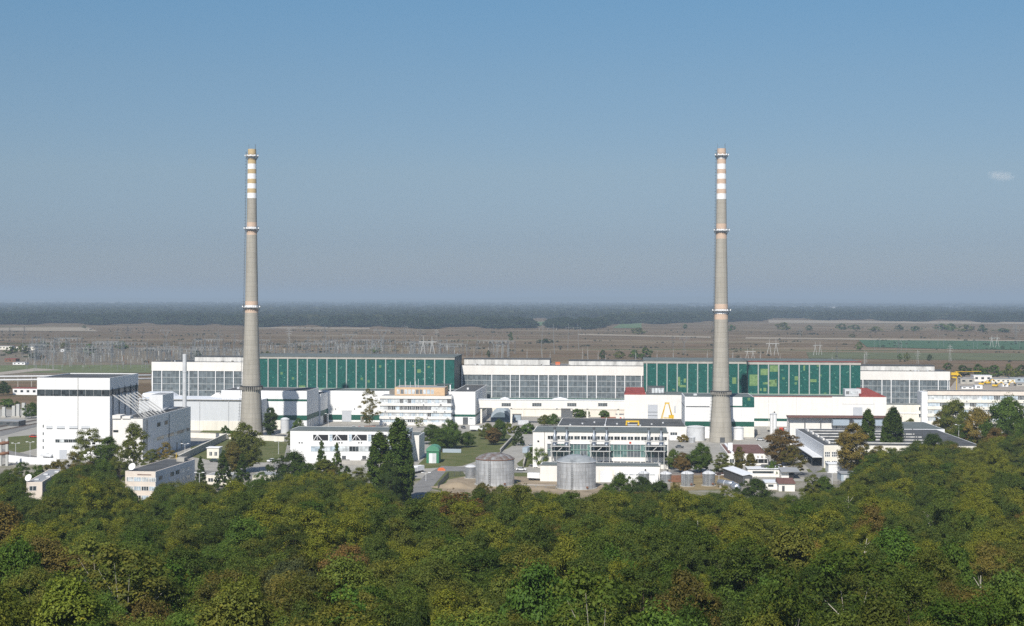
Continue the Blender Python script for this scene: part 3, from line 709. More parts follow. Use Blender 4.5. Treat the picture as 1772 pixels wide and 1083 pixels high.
# ---- dark roofed workshop behind it
b = B('workshop', 'low workshop with a wide black patched roof behind the generator building', 'industrial building', 965, Y=790)
U1 = b.u(1188); zt = b.z(1170, 738.3); 
b.shell(0, U1, 0, 52, 0, zt, WHITEF, ROOF, .25)
b.box('roof_wall', WPAINT, b.u(1047)-.15, b.u(1047)+.15, 1, 50, zt-.1, zt+.5)
for i in range(14):
    u, v = rng.uniform(3, U1-6), rng.uniform(4, 45); b.box('roof_patch', rng.choice([ROOFL, ROOFG, ROOFB]), u, u+rng.uniform(2, 9), v, v+rng.uniform(2, 6), zt-.19, zt-.15+.004*i)
for i in range(9):
    u = 6+i*(U1-12)/9; b.box('roof_vent', STEELP, u, u+.8, 3+(i % 3)*9, 3.8+(i % 3)*9, zt-.18, zt+.6)
b.win(b.u(1160), b.u(1172), 1.5, 3.5, 0, DGLASS, 3, 1, WPAINT, .1)
# ---- low white store in front of the generator building
b = B('low_store', 'low white store with a grey roof edge behind the second rust-capped tank', 'industrial building', 935, Y=602)
U1 = b.u(1142); zt = b.z(940, 804.5)
b.shell(0, U1, 0, 12, 0, zt, WHITEF, ROOFG, .15)
b.box('roof_edge', ROOFG, -.2, U1+.2, -.2, -.003, zt-.1, zt+.25)
b.box('white_annex', WHITE, b.u(1064), b.u(1139), -3.0, -.003, 0, b.z(1070, 817)); b.box('cream_bay', CREAM, b.u(1036), b.u(1064)-.01, -.15, -.003, 0, b.z(1040, 812))
for i in range(6): b.win(b.u(1066)+i*2.6, b.u(1066)+i*2.6+2.2, b.z(1070, 820), b.z(1070, 818), -3.0, PGLASS, 2, 1, WPAINT, .1)
b.box('door', GREYW, b.u(1039), b.u(1060), -.2, -.153, .05, b.z(1040, 814))
# ---- brown roofed building near the second chimney
b = B('canteen_building', 'single-storey white building with a wide brown flat roof split by a pale strip', 'building', 1259, Y=664, yaw=3.6)
U1 = b.u(1330); zt = b.z(1300, 785)
b.shell(0, U1, 0, 44, 0, zt, WHITEF, ROOFB, .15)
b.box('roof_strip', WPAINT, b.u(1266), b.u(1266)+1.0, .4, 43, zt-.1, zt+.5)
b.box('chimney', WPAINT, b.u(1266)-.4, b.u(1266)+1.6, 14, 16, zt+.1, zt+3.2)
for i in range(7): b.win(1+i*2.5, 2.9+i*2.5, .9, 2.6, 0, DGLASS, 2, 1, WPAINT, .1)
b.part('porch', MB().box(U1-6, U1-.2, -2.2, -.1, 2.9, 3.1, WPAINT).box(U1-5.8, U1-5.6, -2.1, -1.9, 0, 2.9, WPAINT).box(U1-.6, U1-.4, -2.1, -1.9, 0, 2.9, WPAINT))
for i in range(3): b.part('air_conditioner', MB().box(U1-5+i*1.8, U1-4.1+i*1.8, -.4, -.003, 3.5, 4.1, CONC))
# ---- saw-tooth workshop, right (T)
b = B('sawtooth_workshop', 'wide low workshop with rows of white-fronted roof lights, half hidden by trees', 'industrial building', 1426, Y=652, yaw=2.4)
U1 = b.u(1701); zt = b.z(1430, 770.5)
b.shell(0, U1, 0, 84, 0, zt, GREYW, ROOF, .3)
b.box('front_band', CREAM, -.05, U1+.05, -.12, -.003, 0, zt+.05)
b.shell(b.u(1560, 86), U1+4, 84.003, 128, 0, zt+.1, GREYW, ROOFG, .3, 'rear_wing', 'rear_wing_roof')
for k in range(5):
    v = 9+k*15; u0 = 4.5; u1 = U1-(17 if k < 4 else 22)
    m = b.part('sawtooth', MB().prism([(u0, v, zt-.2), (u1, v, zt-.2), (u1, v+9, zt-.2), (u0, v+9, zt-.2)], [(u0, v+.01, zt+.45), (u1, v+.01, zt+.45), (u1, v+9, zt+.15), (u0, v+9, zt+.15)], ROOF))
    b.box('roof_light', DIRTY, u0, u1, v-.25, v-.003, zt+.12, zt+.5, m)
for k in range(5): b.box('white_parapet', WHITEF, 3.4, 4.2, 9+k*15, 18+k*15, zt-.2, zt+.8)
b.part('side_canopy', MB().box(-4.2, -.05, 4, 78, zt-5.6, zt-5.3, GREYW))
b.box('canopy_shade_sheet', BLACK, -.07, -.003, 5, 78, .3, zt-5.65)  # black sheet on the wall stands in for the shade beneath the canopy
for v in (8, 20, 32, 44, 56, 68): b.part('dock_post', MB().tube((-3.9, v, 0), (-3.9, v, zt-5.6), .12, STEELD, 5))
for x in (1427.5, 1439.5, 1452, 1465): 
    b.win(b.u(x), b.u(x+8.8), b.z(x, 790.2), b.z(x, 781.5), -.12, PGLASS if x > 1450 else DGLASS, 3, 2, WPAINT, .18); b.win(b.u(x), b.u(x+8.8), b.z(x, 802), b.z(x, 797), -.12, DGLASS, 3, 1, WPAINT, .18)
for x in (1682, 1690): b.win(b.u(x), b.u(x+6), b.z(x, 792), b.z(x, 784), -.12, BGLASS, 2, 2, WPAINT, .14)
for i in range(7):
    u = rng.uniform(20, U1-15); b.part('roof_pipe', MB().tube((u, 13+i*9, zt), (u, 13+i*9, zt+3.2), .2, STEELD, 6))
# ---- flat roofed rear store with dark canopy edge (behind T)
b = B('flat_canopy', 'wide dark flat canopy on posts behind the saw-tooth roof', 'canopy', 1364, Y=752, yaw=2.4)
U1 = b.u(1560); zt = b.z(1370, 720)
b.box('roof', ROOFB, 0, U1, 0, 7, zt-.7, zt-.02); b.box('rear_wall', WHITEF, .3, U1-.3, 3, 6.8, 0, zt-.703)
for i in range(8): b.part('post', MB().tube((.4+i*(U1-.8)/7, .4, 0), (.4+i*(U1-.8)/7, .4, zt-1.3), .22, STEELD, 6))
for x0, x1 in ((1440, 1468), (1476, 1505), (1513, 1528)): b.box('sheeted_crate', BLUEG, b.u(x0), b.u(x1), -3, 2, zt-4.2, zt-1.5)
# ---- small yard buildings (V)
b = B('long_shed', 'narrow shed with a bright white roof running back from the yard', 'shed', 1286, Y=592, yaw=-9)
b.box('wall', STEELD, 0, 3.8, 0, 26, 0, 3.6); b.part('roof', MB().prism([(-.3, -.3, 3.62), (4.1, -.3, 4.3), (4.1, 26.3, 4.3), (-.3, 26.3, 3.62)], [(-.3, -.3, 3.8), (4.1, -.3, 4.5), (4.1, 26.3, 4.5), (-.3, 26.3, 3.8)], ROOFW)); b.box('door', CONC, .8, 2.6, -.05, -.003, .05, 2.4)
b = B('yard_building', 'low building with a long white sheet roof in the yard', 'shed', 1294, Y=620, yaw=2)
U1 = b.u(1352); b.box('wall', WHITEF, 0, U1, 0, 8, 0, 3.2); b.box('roof', ROOFW, -.2, U1+.2, -.5, 8.3, 3.203, 3.4); b.box('window_row', DGLASS, 2, U1-3, -.05, -.003, 1.4, 2.3); b.box('roof_box', STEELD, 6, 9, 3, 4.5, 3.41, 4.6)
b = B('grey_roof_shed', 'low open shed with a sloping grey roof beside the yard building', 'shed', 1353, Y=612, yaw=2)
U1 = b.u(1385); b.box('wall', WHITEF, 0, U1-3, 1, 8, 0, 2.8); b.part('roof', MB().prism([(-.2, -.6, 2.82), (U1, -.6, 2.82), (U1, 9, 3.6), (-.2, 9, 3.6)], [(-.2, -.6, 3.0), (U1, -.6, 3.0), (U1, 9, 3.8), (-.2, 9, 3.8)], ROOFL)); b.box('opening', BLACK, 3, 5, .9, .997, .1, 2.5)
b = B('brown_roof_hut', 'little white hut with a brown tiled roof in the yard', 'hut', 1348, Y=573, yaw=2)
U1 = b.u(1376); b.box('wall', WHITEF, 0, U1, 0, 7, 0, 2.9); b.part('roof', MB().prism([(-.3, -.5, 2.92), (U1+.3, -.5, 2.92), (U1+.3, 7.4, 2.92), (-.3, 7.4, 2.92)], [(-.3, -.4, 3.1), (U1+.3, -.4, 3.1), (U1+.1, 7.0, 4.3), (-.1, 7.0, 4.3)], ROOFB)); b.box('door', STEELD, 1.2, 2.2, -.05, -.003, .05, 2.1)
b = B('white_roof_hut', 'small hut with a flat white roof next to the brown-roofed hut', 'hut', 1325, Y=578, yaw=2)
U1 = b.u(1346); b.box('wall', WHITEF, 0, U1, 0, 9, 0, 2.6); b.box('roof', ROOFW, -.2, U1+.2, -.3, 9.2, 2.603, 2.8); b.box('window', DGLASS, 1, 3, -.05, -.003, 1.1, 2)
b = B('long_garage', 'long white garage front below the saw-tooth workshop', 'garage', 1434, Y=634, yaw=1)
U1 = b.u(1546); b.box('wall', WHITE, 0, U1, 0, 7, 0, 3.6); b.box('roof', ROOFW, -.2, U1+.2, -.3, 7.2, 3.603, 3.85)
for i in range(5): b.box('garage_door', GREYW, 1.5+i*5, 5+i*5, -.06, -.003, .05, 2.8)
b = B('grey_garage', 'low blue-grey shed in front of the long white garage', 'shed', 1456, Y=605, yaw=1)
U1 = b.u(1497); b.box('wall', BLUEG, 0, U1, 0, 8, 0, 3.0); b.box('roof', ROOFL, -.2, U1+.2, -.4, 8.3, 3.003, 3.2); b.box('door', STEELP, 1, 4, -.05, -.003, .05, 2.4)
# ---- front-left offices
b = B('small_office', 'pale three-storey office with a dark flat roof and dish, sunk among the trees', 'office building', 217, Y=543, yaw=7)
U1 = b.u(269); zt = b.z(217, 815); dep = b.v(337, U1)
b.shell(0, U1, 0, dep, 0, zt, PINK, ROOF, .5, t=.3)
b.box('side_cladding', GREYW, U1+.003, U1+.1, .1, dep, 0, zt-.1)
for k in range(3):
    for i in range(4): b.win(.5+i*U1/4, .3+(i+1)*U1/4, zt-3.6-k*3.2, zt-2.1-k*3.2, 0, rng.choice([BGLASS, DGLASS, PGLASS]), 3, 1, WPAINT, .12)
    for i in range(6): b.swin(3+i*6, 7+i*6, zt-3.6-k*3.2, zt-2.0-k*3.2, U1+.1, rng.choice([DGLASS, PGLASS]), 2, 1, WPAINT, .12)
b.box('lettering_strip', ROOFB, b.u(238), b.u(262), -.05, -.003, zt-1.35, zt-1.05)
b.box('roof_house', CONC, U1-4, U1-1, dep-9, dep-5, zt-.4, zt+1.4); b.box('roof_mast', YEL, U1*.4, U1*.4+.15, dep-2, dep-1.8, zt, zt+2.5)
for v in (6, 14, 22): b.part('air_conditioner', MB().box(U1+.103, U1+.5, v, v+1, zt-5, zt-4.3, WPAINT))
pd = b.root.matrix_basis @ Vector((1.5, 3, zt))
def dish(label, p, r, h, tilt=0.5):
    t = thing('satellite_dish', label, 'satellite dish', p)
    MB().tube((0, 0, -.5), (0, 0, h), .12, STEELP, 6).build('mast', t)
    m = MB(); n = 18; rings = [(.02, 0), (.35, .03), (.7, .12), (1, .25)]
    m.lathe([(r*a, r*c) for a, c in rings], WPAINT, n); m.lathe([(r*a*.99, r*c-.06) for a, c in rings[::-1]], STEELP, n)
    o = m.build('reflector', t); o.location = (0, 0, h); o.rotation_euler = (R(62), 0, R(-20))
    MB().tube((0, 0, h), (.25*r, -.8*r, h+.5*r), .05, STEELD, 4).build('feed_arm', t)
dish('white dish on the front corner of the small office roof', pd, 1.35, 1.2)
b = B('low_annex', 'low cream building with a flat grey roof and skylights, far left among trees', 'building', 46, Y=532, yaw=-6)
U1 = b.u(73.5); zt = b.z(46, 834); dep = 40
b.shell(0, U1, 0, dep, 0, zt, PINK, ROOFL, .25)
for i in range(4): b.box('skylight', STEELP, 1.5+(i % 2)*2.4, 3+(i % 2)*2.4, 6+i*8, 7.5+i*8, zt-.2, zt+.35)
for i in range(5): b.swin(4+i*7, 8+i*7, zt-2.6, zt-1.2, U1, DGLASS, 2, 1, WPAINT, .12)
b.win(1, 3.4, zt-3, zt-1.4, 0, DGLASS, 2, 1, WPAINT, .12)
pd = b.root.matrix_basis @ Vector((.6, 1, zt)); dish('big pale dish at the corner of the low cream building', pd, 1.3, 1.3)
b = B('cottage_office', 'low cream pavilion behind the spruces below the first chimney', 'building', 437, Y=585, yaw=4)
U1 = b.u(480); b.shell(0, U1, 0, 14, 0, 4.2, CREAM, ROOFL, .2)
for i in range(4): b.win(.6+i*2.3, 2.4+i*2.3, 1, 2.6, 0, DGLASS, 2, 1, WPAINT, .12)
b = B('cottage_office', 'low cream pavilion seen through the gap between the young spruces', 'building', 357, Y=590, yaw=4)
U1 = b.u(400); b.shell(0, U1, 0, 10, 0, 3.6, CREAM, ROOFL, .2)
for i in range(3): b.win(.8+i*2.8, 2.8+i*2.8, 1, 2.5, 0, DGLASS, 2, 1, WPAINT, .12)
b = B('guard_hut', 'small cream guard hut on the lawn in front of the first chimney', 'hut', 358, yb=793, yaw=4)
U1 = b.u(379); b.box('wall', CREAM, 0, U1, 0, 5.5, 0, 4.6); b.box('roof', WPAINT, -.3, U1+.3, -.3, 5.8, 4.603, 4.9)
for x in (1.1, 3.4): b.win(x, x+1.3, 1.2, 3, 0, DGLASS, 2, 1, WPAINT, .12)
# ---- green arched hut
b = B('green_hut', 'small green hut with a barrel roof and grey doors on the central lawn', 'hut', 738, yb=801.5, yaw=3)
U1 = b.u(759.5); h = U1/2; zw = b.z(740, 781); za = b.z(748, 772)
HG = plain('hut_green', (.05, .20, .11), .5, .08); HGR = plain('hut_roof_green', (.09, .26, .16), .5, .08)
b.box('wall', HG, 0, U1, 0, 9, 0, zw)
arc = lambda v, e: [(h+math.cos(math.pi*i/12)*(h+e), v, zw+.003+math.sin(math.pi*i/12)*(za-zw+e*.5)) for i in range(13)]
a0, a1 = arc(-.3, .25), arc(9.3, .25)
b.part('roof', MB().add(a0+a1, [(i, i+1, i+14, i+13) for i in range(12)], HGR, True).add(a0, [tuple(range(13))], HGR).add(a1, [tuple(range(13))], HGR))
for i in range(2): b.part('door', MB().box(h-1.6+i*1.62, h-.02+i*1.62, -.06, -.003, .05, zw-.8, STEELP if i else GREYW))
# ================================================================ CHIMNEYS
def chimney(label, pxc, Y, yref, wid, bands, rings, ylow, tanm, ladder=-1):
    c = P(pxc, yref, Y); k = Y/FPX
    zz = lambda y: EYE+ray(pxc, y)[1]*Y
    t = thing('chimney', label, 'chimney', (c.x, c.y, 0), 0, 'two tall banded chimneys')
    ys = [w[0] for w in wid]
    rad = lambda z: float(np.interp(z, [zz(y) for y in ys[::-1]], [w[1]*k/2 for w in wid[::-1]]))
    def seg(y0, y1, m, name):
        z1, z0 = zz(y0), max(0, zz(y1)); n = max(2, int((z1-z0)/4))
        MB().lathe([(rad(z0+(z1-z0)*i/n), z0+(z1-z0)*i/n) for i in range(n+1)], m, 56).build(name, t)
    y = bands[0][0]
    for y0, y1, m in bands: seg(y0, y1, m, 'shaft' if m is SHAFT else 'paint_band')
    zt = zz(bands[0][0]); r = rad(zt)
    MB().lathe([(r, zt), (r*.72, zt+.01), (r*.72, zt-4)], CONCD, 40).build('rim', t)
    for yr in rings:
        z = zz(yr); r = rad(z); m = MB()
        m.lathe([(r+.05, z-.3), (r+1.15, z), (r+1.15, z+.12), (r+.05, z+.12)], STEELP, 40, smooth=False)
        pf = m.build('platform', t)
        m = MB(); n = 24
        for i in range(n):
            a = 2*math.pi*i/n; x, y_ = math.cos(a), math.sin(a); rr = r+1.1
            m.tube((rr*x, rr*y_, z), (rr*x, rr*y_, z+1.3), .045, STEELD, 4)
            m.tube(((r+.05)*x, (r+.05)*y_, z-1.8), (rr*x, rr*y_, z), .06, STEELD, 4)
            b2 = 2*math.pi*(i+1)/n
            for h in (.65, 1.3): m.tube((rr*x, rr*y_, z+h), (rr*math.cos(b2), rr*math.sin(b2), z+h), .04, STEELD, 4)
        m.build('railing', pf)
        for i in range(5):
            a = R(180+20+i*35); x, y_ = math.cos(a)*(r+1.3), math.sin(a)*(r+1.3)
            MB().box(x-.25, x+.25, y_-.2, y_+.2, z+.2, z+.9, WPAINT).build('warning_lamp', pf)
    z = zz(ylow); r = rad(z)
    m = MB().lathe([(r+.05, z-.2), (r+1.2, z), (r+1.2, z+.3), (r+.05, z+.3)], STEELD, 40, smooth=False)
    for i in range(36):
        a = 2*math.pi*i/36; m.box((r+.9)*math.cos(a)-.25, (r+.9)*math.cos(a)+.25, (r+.9)*math.sin(a)-.25, (r+.9)*math.sin(a)+.25, z-1.6, z-.2, CONCD)
    m.build('corbel_ring', t)
    m = MB(); z = 6.0; ang = R(200); zp = None
    while z < zt:
        r = rad(z)+.75; x, y_ = r*math.cos(ang), r*math.sin(ang); dx, dy = -math.sin(ang)*.35, math.cos(ang)*.35
        if zp: 
            for s_ in (-1, 1): m.tube((zp[0]+dx*s_, zp[1]+dy*s_, zp[2]), (x+dx*s_, y_+dy*s_, z), .06, STEELD, 4)
        m.tube((x-dx, y_-dy, z), (x+dx, y_+dy, z), .05, STEELD, 4); m.tube((x, y_, z), (x*.85, y_*.85, z), .05, STEELD, 4)
        ox, oy = math.cos(ang)*.6, math.sin(ang)*.6
        m.tube((x-dx, y_-dy, z), (x-dx+ox, y_-dy+oy, z), .05, STEELD, 3).tube((x+dx, y_+dy, z), (x+dx+ox, y_+dy+oy, z), .05, STEELD, 3).tube((x-dx+ox, y_-dy+oy, z), (x+dx+ox, y_+dy+oy, z), .05, STEELD, 3)
        zp = (x, y_, z); z += 1.6
    m.build('caged_ladder', t)
    for a in (150, 330, 40): MB().tube((rad(zt)*math.cos(R(a)), rad(zt)*math.sin(R(a)), zt-1), (rad(zt)*math.cos(R(a)), rad(zt)*math.sin(R(a)), zt+2.6), .07, STEELD, 4).build('lightning_rod', t)
    MB().box(-1.2, 1.2, -rad(1.5)-.15, -rad(1.5)+1, 0, 2.6, STEELD).build('door', t)
w1 = [(258, 14.2), (400, 17.8), (530, 22.5), (600, 26.5), (640, 29.5), (668, 32), (700, 35), (730, 38), (760, 41.5)]
B1 = [(258, 268, BANDT), (268, 274.5, WPAINT), (274.5, 283.5, BANDT), (283.5, 292.6, WPAINT), (292.6, 300.5, BANDT), (300.5, 309.5, WPAINT), (309.5, 317.5, BANDT), (317.5, 326.3, WPAINT), (326.3, 334, BANDT), (334, 343, WPAINT), (343, 384.5, SHAFT), (384.5, 392.5, BANDP), (392.5, 398.5, WPAINT), (398.5, 406.5, BANDP), (406.5, 521, SHAFT), (521, 528, BANDP), (528, 533.5, WPAINT), (533.5, 541, BANDP), (541, 759.5, SHAFT)]
chimney('concrete chimney with ochre and white top bands, standing by the white storage hall', 435, 788, 700, w1, B1, [271, 396.5, 532], 668, BANDT)
w2 = [(257, 14.8), (400, 18.5), (530, 23), (600, 25.8), (640, 27.3), (676, 29), (710, 33.5), (740, 37.5), (767, 41)]
B2 = [(257, 267, BANDP), (267, 275, WPAINT), (275, 283.5, BANDP), (283.5, 292.6, WPAINT), (292.6, 300.5, BANDP), (300.5, 309.5, WPAINT), (309.5, 318, BANDP), (318, 327, WPAINT), (327, 335, BANDP), (335, 344.5, WPAINT), (344.5, 387, SHAFT), (387, 396.5, BANDP), (396.5, 402, WPAINT), (402, 413, BANDP), (413, 526, SHAFT), (526, 535, BANDP), (535, 543, WPAINT), (543, 552.5, BANDP), (552.5, 767.5, SHAFT)]
chimney('concrete chimney with peach and white top bands, beside the long patched green hall', 1247.5, 772, 700, w2, B2, [269.5, 399.5, 538], 676.5, BANDP)
# ================================================================ TANKS
def tank(label, pxc, Y, wpx, yrim, yapex, m=None, roof=None, ladder=True, group='storage tanks', cat='tank'):
    c = P(pxc, 800, Y); r = wpx*Y/FPX/2; zr = EYE+ray(pxc, yrim)[1]*Y; za = EYE+ray(pxc, yapex)[1]*Y
    t = thing('storage_tank', label, cat, (c.x, c.y, 0), 0, group)
    MB().lathe([(r, 0), (r, zr)], m or TANK, 48).build('shell', t)
    MB().lathe([(r+.08, zr-.02), (r*.8, zr+(za-zr)*.45), (r*.45, zr+(za-zr)*.83), (.02, za)], roof or STEELP, 48).build('roof', t)
    MB().lathe([(r+.02, zr-.3), (r+.15, zr-.25), (r+.15, zr-.02), (r+.02, zr)], RUST if roof is RUSTROOF else STEELP, 48).build('rim', t)
    if ladder:
        a = R(-105); x, y = math.cos(a), math.sin(a); m_ = MB()
        for s in (-.3, .3): m_.tube((x*(r+.25)-y*s, y*(r+.25)+x*s, 0), (x*(r+.25)-y*s, y*(r+.25)+x*s, zr+.9), .06, STEELD, 4)
        for i in range(int(zr/.8)): m_.tube((x*(r+.25)+y*.3, y*(r+.25)-x*.3, .5+i*.8), (x*(r+.25)-y*.3, y*(r+.25)+x*.3, .5+i*.8), .04, STEELD, 4)
        m_.build('ladder', t)
        MB().lathe([(.35, 0), (.35, .8)], STEELD, 10, cap1=True, c=(0, 0)).build('roof_vent', t).location = (r*.3, -r*.2, zr+(za-zr)*.75)
        a = R(-60); MB().tube((r*math.cos(a), r*math.sin(a), 1), ((r+.5)*math.cos(a), (r+.5)*math.sin(a), 1), .4, RUST, 10).build('manhole', t)
    MB().lathe([(r+.5, 0), (r+.5, .25), (r, .25)], CONC, 48, smooth=False).build('base', t)
    return t
tank('big steel tank with a badly rusted cone roof, by the small tank', 856.5, 592, 67, 792.5, 782.5, TANK, RUSTROOF)
tank('big steel tank with a grey domed roof with rusty edge, by the low white store', 997.5, 582, 67.5, 797, 785.5, TANK, plain('dome_grey', (.27, .29, .30), .5, .3, .4))
tank('small plain steel tank tucked beside the rust-roofed big tank', 814.5, 612, 18.5, 807, 803.5, STEEL, ladder=False)
tank('slender silver tank in front of the low white store', 1114, 588, 18.5, 818, 814, STEEL)
tank('silver tank at the end of the low white store, half behind bushes', 1152, 600, 20, 819, 815, STEEL)
tank('silver tank with a shallow cap, first of the pair by the brown yard fence', 1189.5, 588, 21.5, 818.5, 814.5, STEEL)
tank('silver tank with a pointed cap, nearest the white-roofed narrow shed', 1226.5, 590, 21.5, 818.5, 814, STEEL)
tank('wide pale water tank at the foot of the second chimney', 1204, 776, 31, 738, 736, STEELP, STEELP, False)
tank('short grey tank standing before the wide pale water tank', 1197.5, 764, 11, 756, 755, TANK, STEELP, False)
tank('white tank against the block behind the second chimney', 1278, 782, 17, 740, 737.5, WPAINT, STEELP, False)
tank('tall white tank on the yard beside the red truck', 1338, 815, 12, 716, 714, WPAINT, STEELP, True)
tank('pale cylinder tank by the pine behind the first chimney', 493, 812, 15, 725, 722, STEELP, STEELP, False)
# horizontal tanks in the yard
def htank(label, px, py, Y, r, L, rz):
    c = P(px, py, Y); t = thing('horizontal_tank', label, 'tank', (c.x, c.y, 0), rz, 'horizontal tanks'); m = MB()
    prof = [(r*.02, -L/2-.4), (r*.7, -L/2-.25), (r, -L/2), (r, L/2), (r*.7, L/2+.25), (r*.02, L/2+.4)]
    o = m.lathe(prof, STEEL, 24).build('drum', t); o.rotation_euler = (R(90), 0, 0); o.location = (0, 0, r+.7)
    MB().lathe([(r+.06, -.2), (r+.06, .2)], STEELP, 24).build('hoop', t).matrix_local = Matrix.Translation((0, 0, r+.7)) @ Matrix.Rotation(R(90), 4, 'X')
    for y in (-L*.3, L*.3): MB().box(-r*.8, r*.8, y-.25, y+.25, 0, .95, CONC).build('cradle', t)
htank('horizontal silver tank with its round white end facing the wood', 1273, 848, 568, 1.5, 6, R(6))
htank('horizontal silver tank lying behind the round-ended one', 1256, 842, 582, 1.2, 7, R(40))
# ================================================================ TERRAIN
def tz(x, y):
    """near wooded slope falling from the viewpoint to the plant's level"""
    if y >= 560: return 0.0
    pts = [(-200, 72), (0, 66), (60, 54), (110, 36), (150, 27.5), (220, 20.5), (300, 14.2), (400, 6.6), (480, 1.6), (530, .2), (560, 0)]
    z = float(np.interp(y, [p[0] for p in pts], [p[1] for p in pts]))
    return z+(.9*math.sin(x*.021+1)+.7*math.sin(x*.05+y*.03))*min(1, z/10)
ys = [-150, -60, 0, 30, 60, 85]+list(range(110, 580, 12))+[620, 700, 800, 900, 1000, 1200, 1500, 2000, 3000, 5000, 8000, 12000, 18000, 26000, 36000, 50000]
xs = [-24000, -12000, -6000, -3000, -1500, -800, -500]+list(range(-380, 381, 20))+[500, 800, 1500, 3000, 6000, 12000, 24000]
nx = len(xs)
vs = [(x, y, tz(x, y)-(0.0 if y < 560 else 0.0)) for y in ys for x in xs]
fs = [(j*nx+i, j*nx+i+1, (j+1)*nx+i+1, (j+1)*nx+i) for j in range(len(ys)-1) for i in range(nx-1)]
def ground_mat():
    q = NT('ground_soil'); p = q.pos(); s = q.n('SeparateXYZ'); q.link(p, s.inputs[0]); Y = s.outputs[1]
    # far fields: long strips of stubble, dry grass, green and ploughed soil
    n1 = q.noise(q.scaled(p, .00055, .0036, 0), 1.0, 4, .6)
    n2 = q.noise(q.scaled(p, .0022, .010, 0), 1.0, 6, .7)
    fld = q.ramp(q.math('ADD', q.math('MULTIPLY', n1, .75), q.math('SUBTRACT', q.math('MULTIPLY', n2, .75), .25)),
        [(.30, (.085, .080, .038)), (.40, (.160, .108, .066)), (.46, (.118, .094, .050)), (.5, (.195, .128, .084)), (.54, (.135, .108, .060)), (.59, (.25, .19, .13)), (.68, (.10, .105, .045))])
    n3 = q.noise(q.scaled(p, .02, .05, 0), 1.0, 5, .7)
    fld = q.mix(.8, fld, q.ramp(n3, [(.35, (.75, .75, .72)), (.65, (1.1, 1.08, 1.05))]), 'MULTIPLY')
    n4 = q.noise(p, .03, 6, .65)
    yard = q.ramp(n4, [(.35, (.21, .195, .165)), (.5, (.27, .25, .21)), (.6, (.15, .15, .075)), (.7, (.10, .11, .045))])
    n5 = q.noise(p, .25, 5)
    wood = q.ramp(n5, [(.35, (.030, .030, .014)), (.65, (.055, .050, .024))])
    mid = q.n('MapRange', i_0=Y); mid.inputs[1].default_value = 960; mid.inputs[2].default_value = 1060
    near = q.n('MapRange', i_0=Y); near.inputs[1].default_value = 535; near.inputs[2].default_value = 560
    far = q.n('MapRange', i_0=Y); far.inputs[1].default_value = 9000; far.inputs[2].default_value = 16000
    c = q.mix(near.outputs[0], wood, yard); c = q.mix(mid.outputs[0], c, fld)
    nf = q.noise(q.scaled(p, .0001, .00035, 0), 1.0, 3)
    c = q.mix(far.outputs[0], c, q.ramp(nf, [(.42, (.028, .036, .022)), (.58, (.05, .055, .035)), (.66, (.16, .14, .11))]))
    q.link(c, q.b.inputs['Base Color']); q.b.inputs['Roughness'].default_value = 1; q.b.inputs['Specular IOR Level'].default_value = .05
    return q.m
tag(MB().add(vs, fs, ground_mat(), True).build('ground'), kind='structure')
# ---- roads, yards, lawns (sheets a few mm to cm apart)
CONCY = plain('yard_concrete', (.33, .315, .28), .9, .16, .12)
sheet('plant_yard', [(-330, 690), (-150, 640), (-60, 612), (120, 605), (330, 640), (360, 935), (-380, 985)], .02, CONCY)
gsheet('lawn', [(330, 773), (395, 758), (498, 764), (492, 790), (460, 800), (385, 800), (330, 790)], .045, LAWN)
gsheet('lawn', [(352, 744), (412, 741), (418, 752), (330, 757)], .05, LAWN)
gsheet('lawn', [(715, 812), (768, 760), (815, 745), (870, 747), (902, 762), (880, 775), (842, 792), (800, 806), (760, 809)], .045, LAWN)
gsheet('lawn', [(728, 842), (767, 816), (800, 814), (808, 826), (770, 850)], .05, LAWN)
gsheet('lawn', [(894, 802), (915, 786), (925, 790), (914, 808), (900, 809)], .045, LAWN)
gsheet('lawn', [(10, 786), (14, 756), (66, 752), (66, 775), (40, 782)], .045, LAWN)
gsheet('lawn', [(870, 815), (915, 818), (910, 832), (885, 830)], .05, LAWN)
gsheet('lawn', [(1160, 822), (1270, 822), (1280, 845), (1160, 850)], .045, plain('dry_grass', (.24, .185, .095), .95, .25, .2))
gsheet('lawn', [(1395, 812), (1436, 808), (1438, 816), (1400, 818)], .05, LAWN)
gsheet('road', [(690, 868), (735, 822), (765, 806), (905, 812), (905, 818), (772, 815), (752, 838), (725, 880)], .07, ASPH)
gsheet('road', [(470, 806), (512, 777), (528, 781), (490, 815)], .07, ASPH)
gsheet('road', [(330, 812), (700, 838), (700, 846), (330, 822)], .06, ASPH)
gsheet('road', [(1160, 812), (1440, 818), (1440, 826), (1160, 820)], .06, ASPH)
gsheet('road', [(1372, 756), (1424, 812), (1408, 818), (1340, 756)], .07, ASPH)
gsheet('road', [(0, 746), (64, 732), (64, 738), (0, 755)], .07, ASPH)
gsheet('road', [(0, 776), (66, 790), (120, 806), (120, 815), (0, 790)], .07, ASPH)
gsheet('bare_earth', [(752, 868), (775, 830), (815, 822), (960, 826), (1060, 842), (1055, 872), (900, 880)], .09, EARTH)
gsheet('brick_yard', [(1040, 729), (1180, 729), (1180, 721), (1040, 721)], .06, plain('red_paving', (.30, .12, .08), .9, .2, .2))
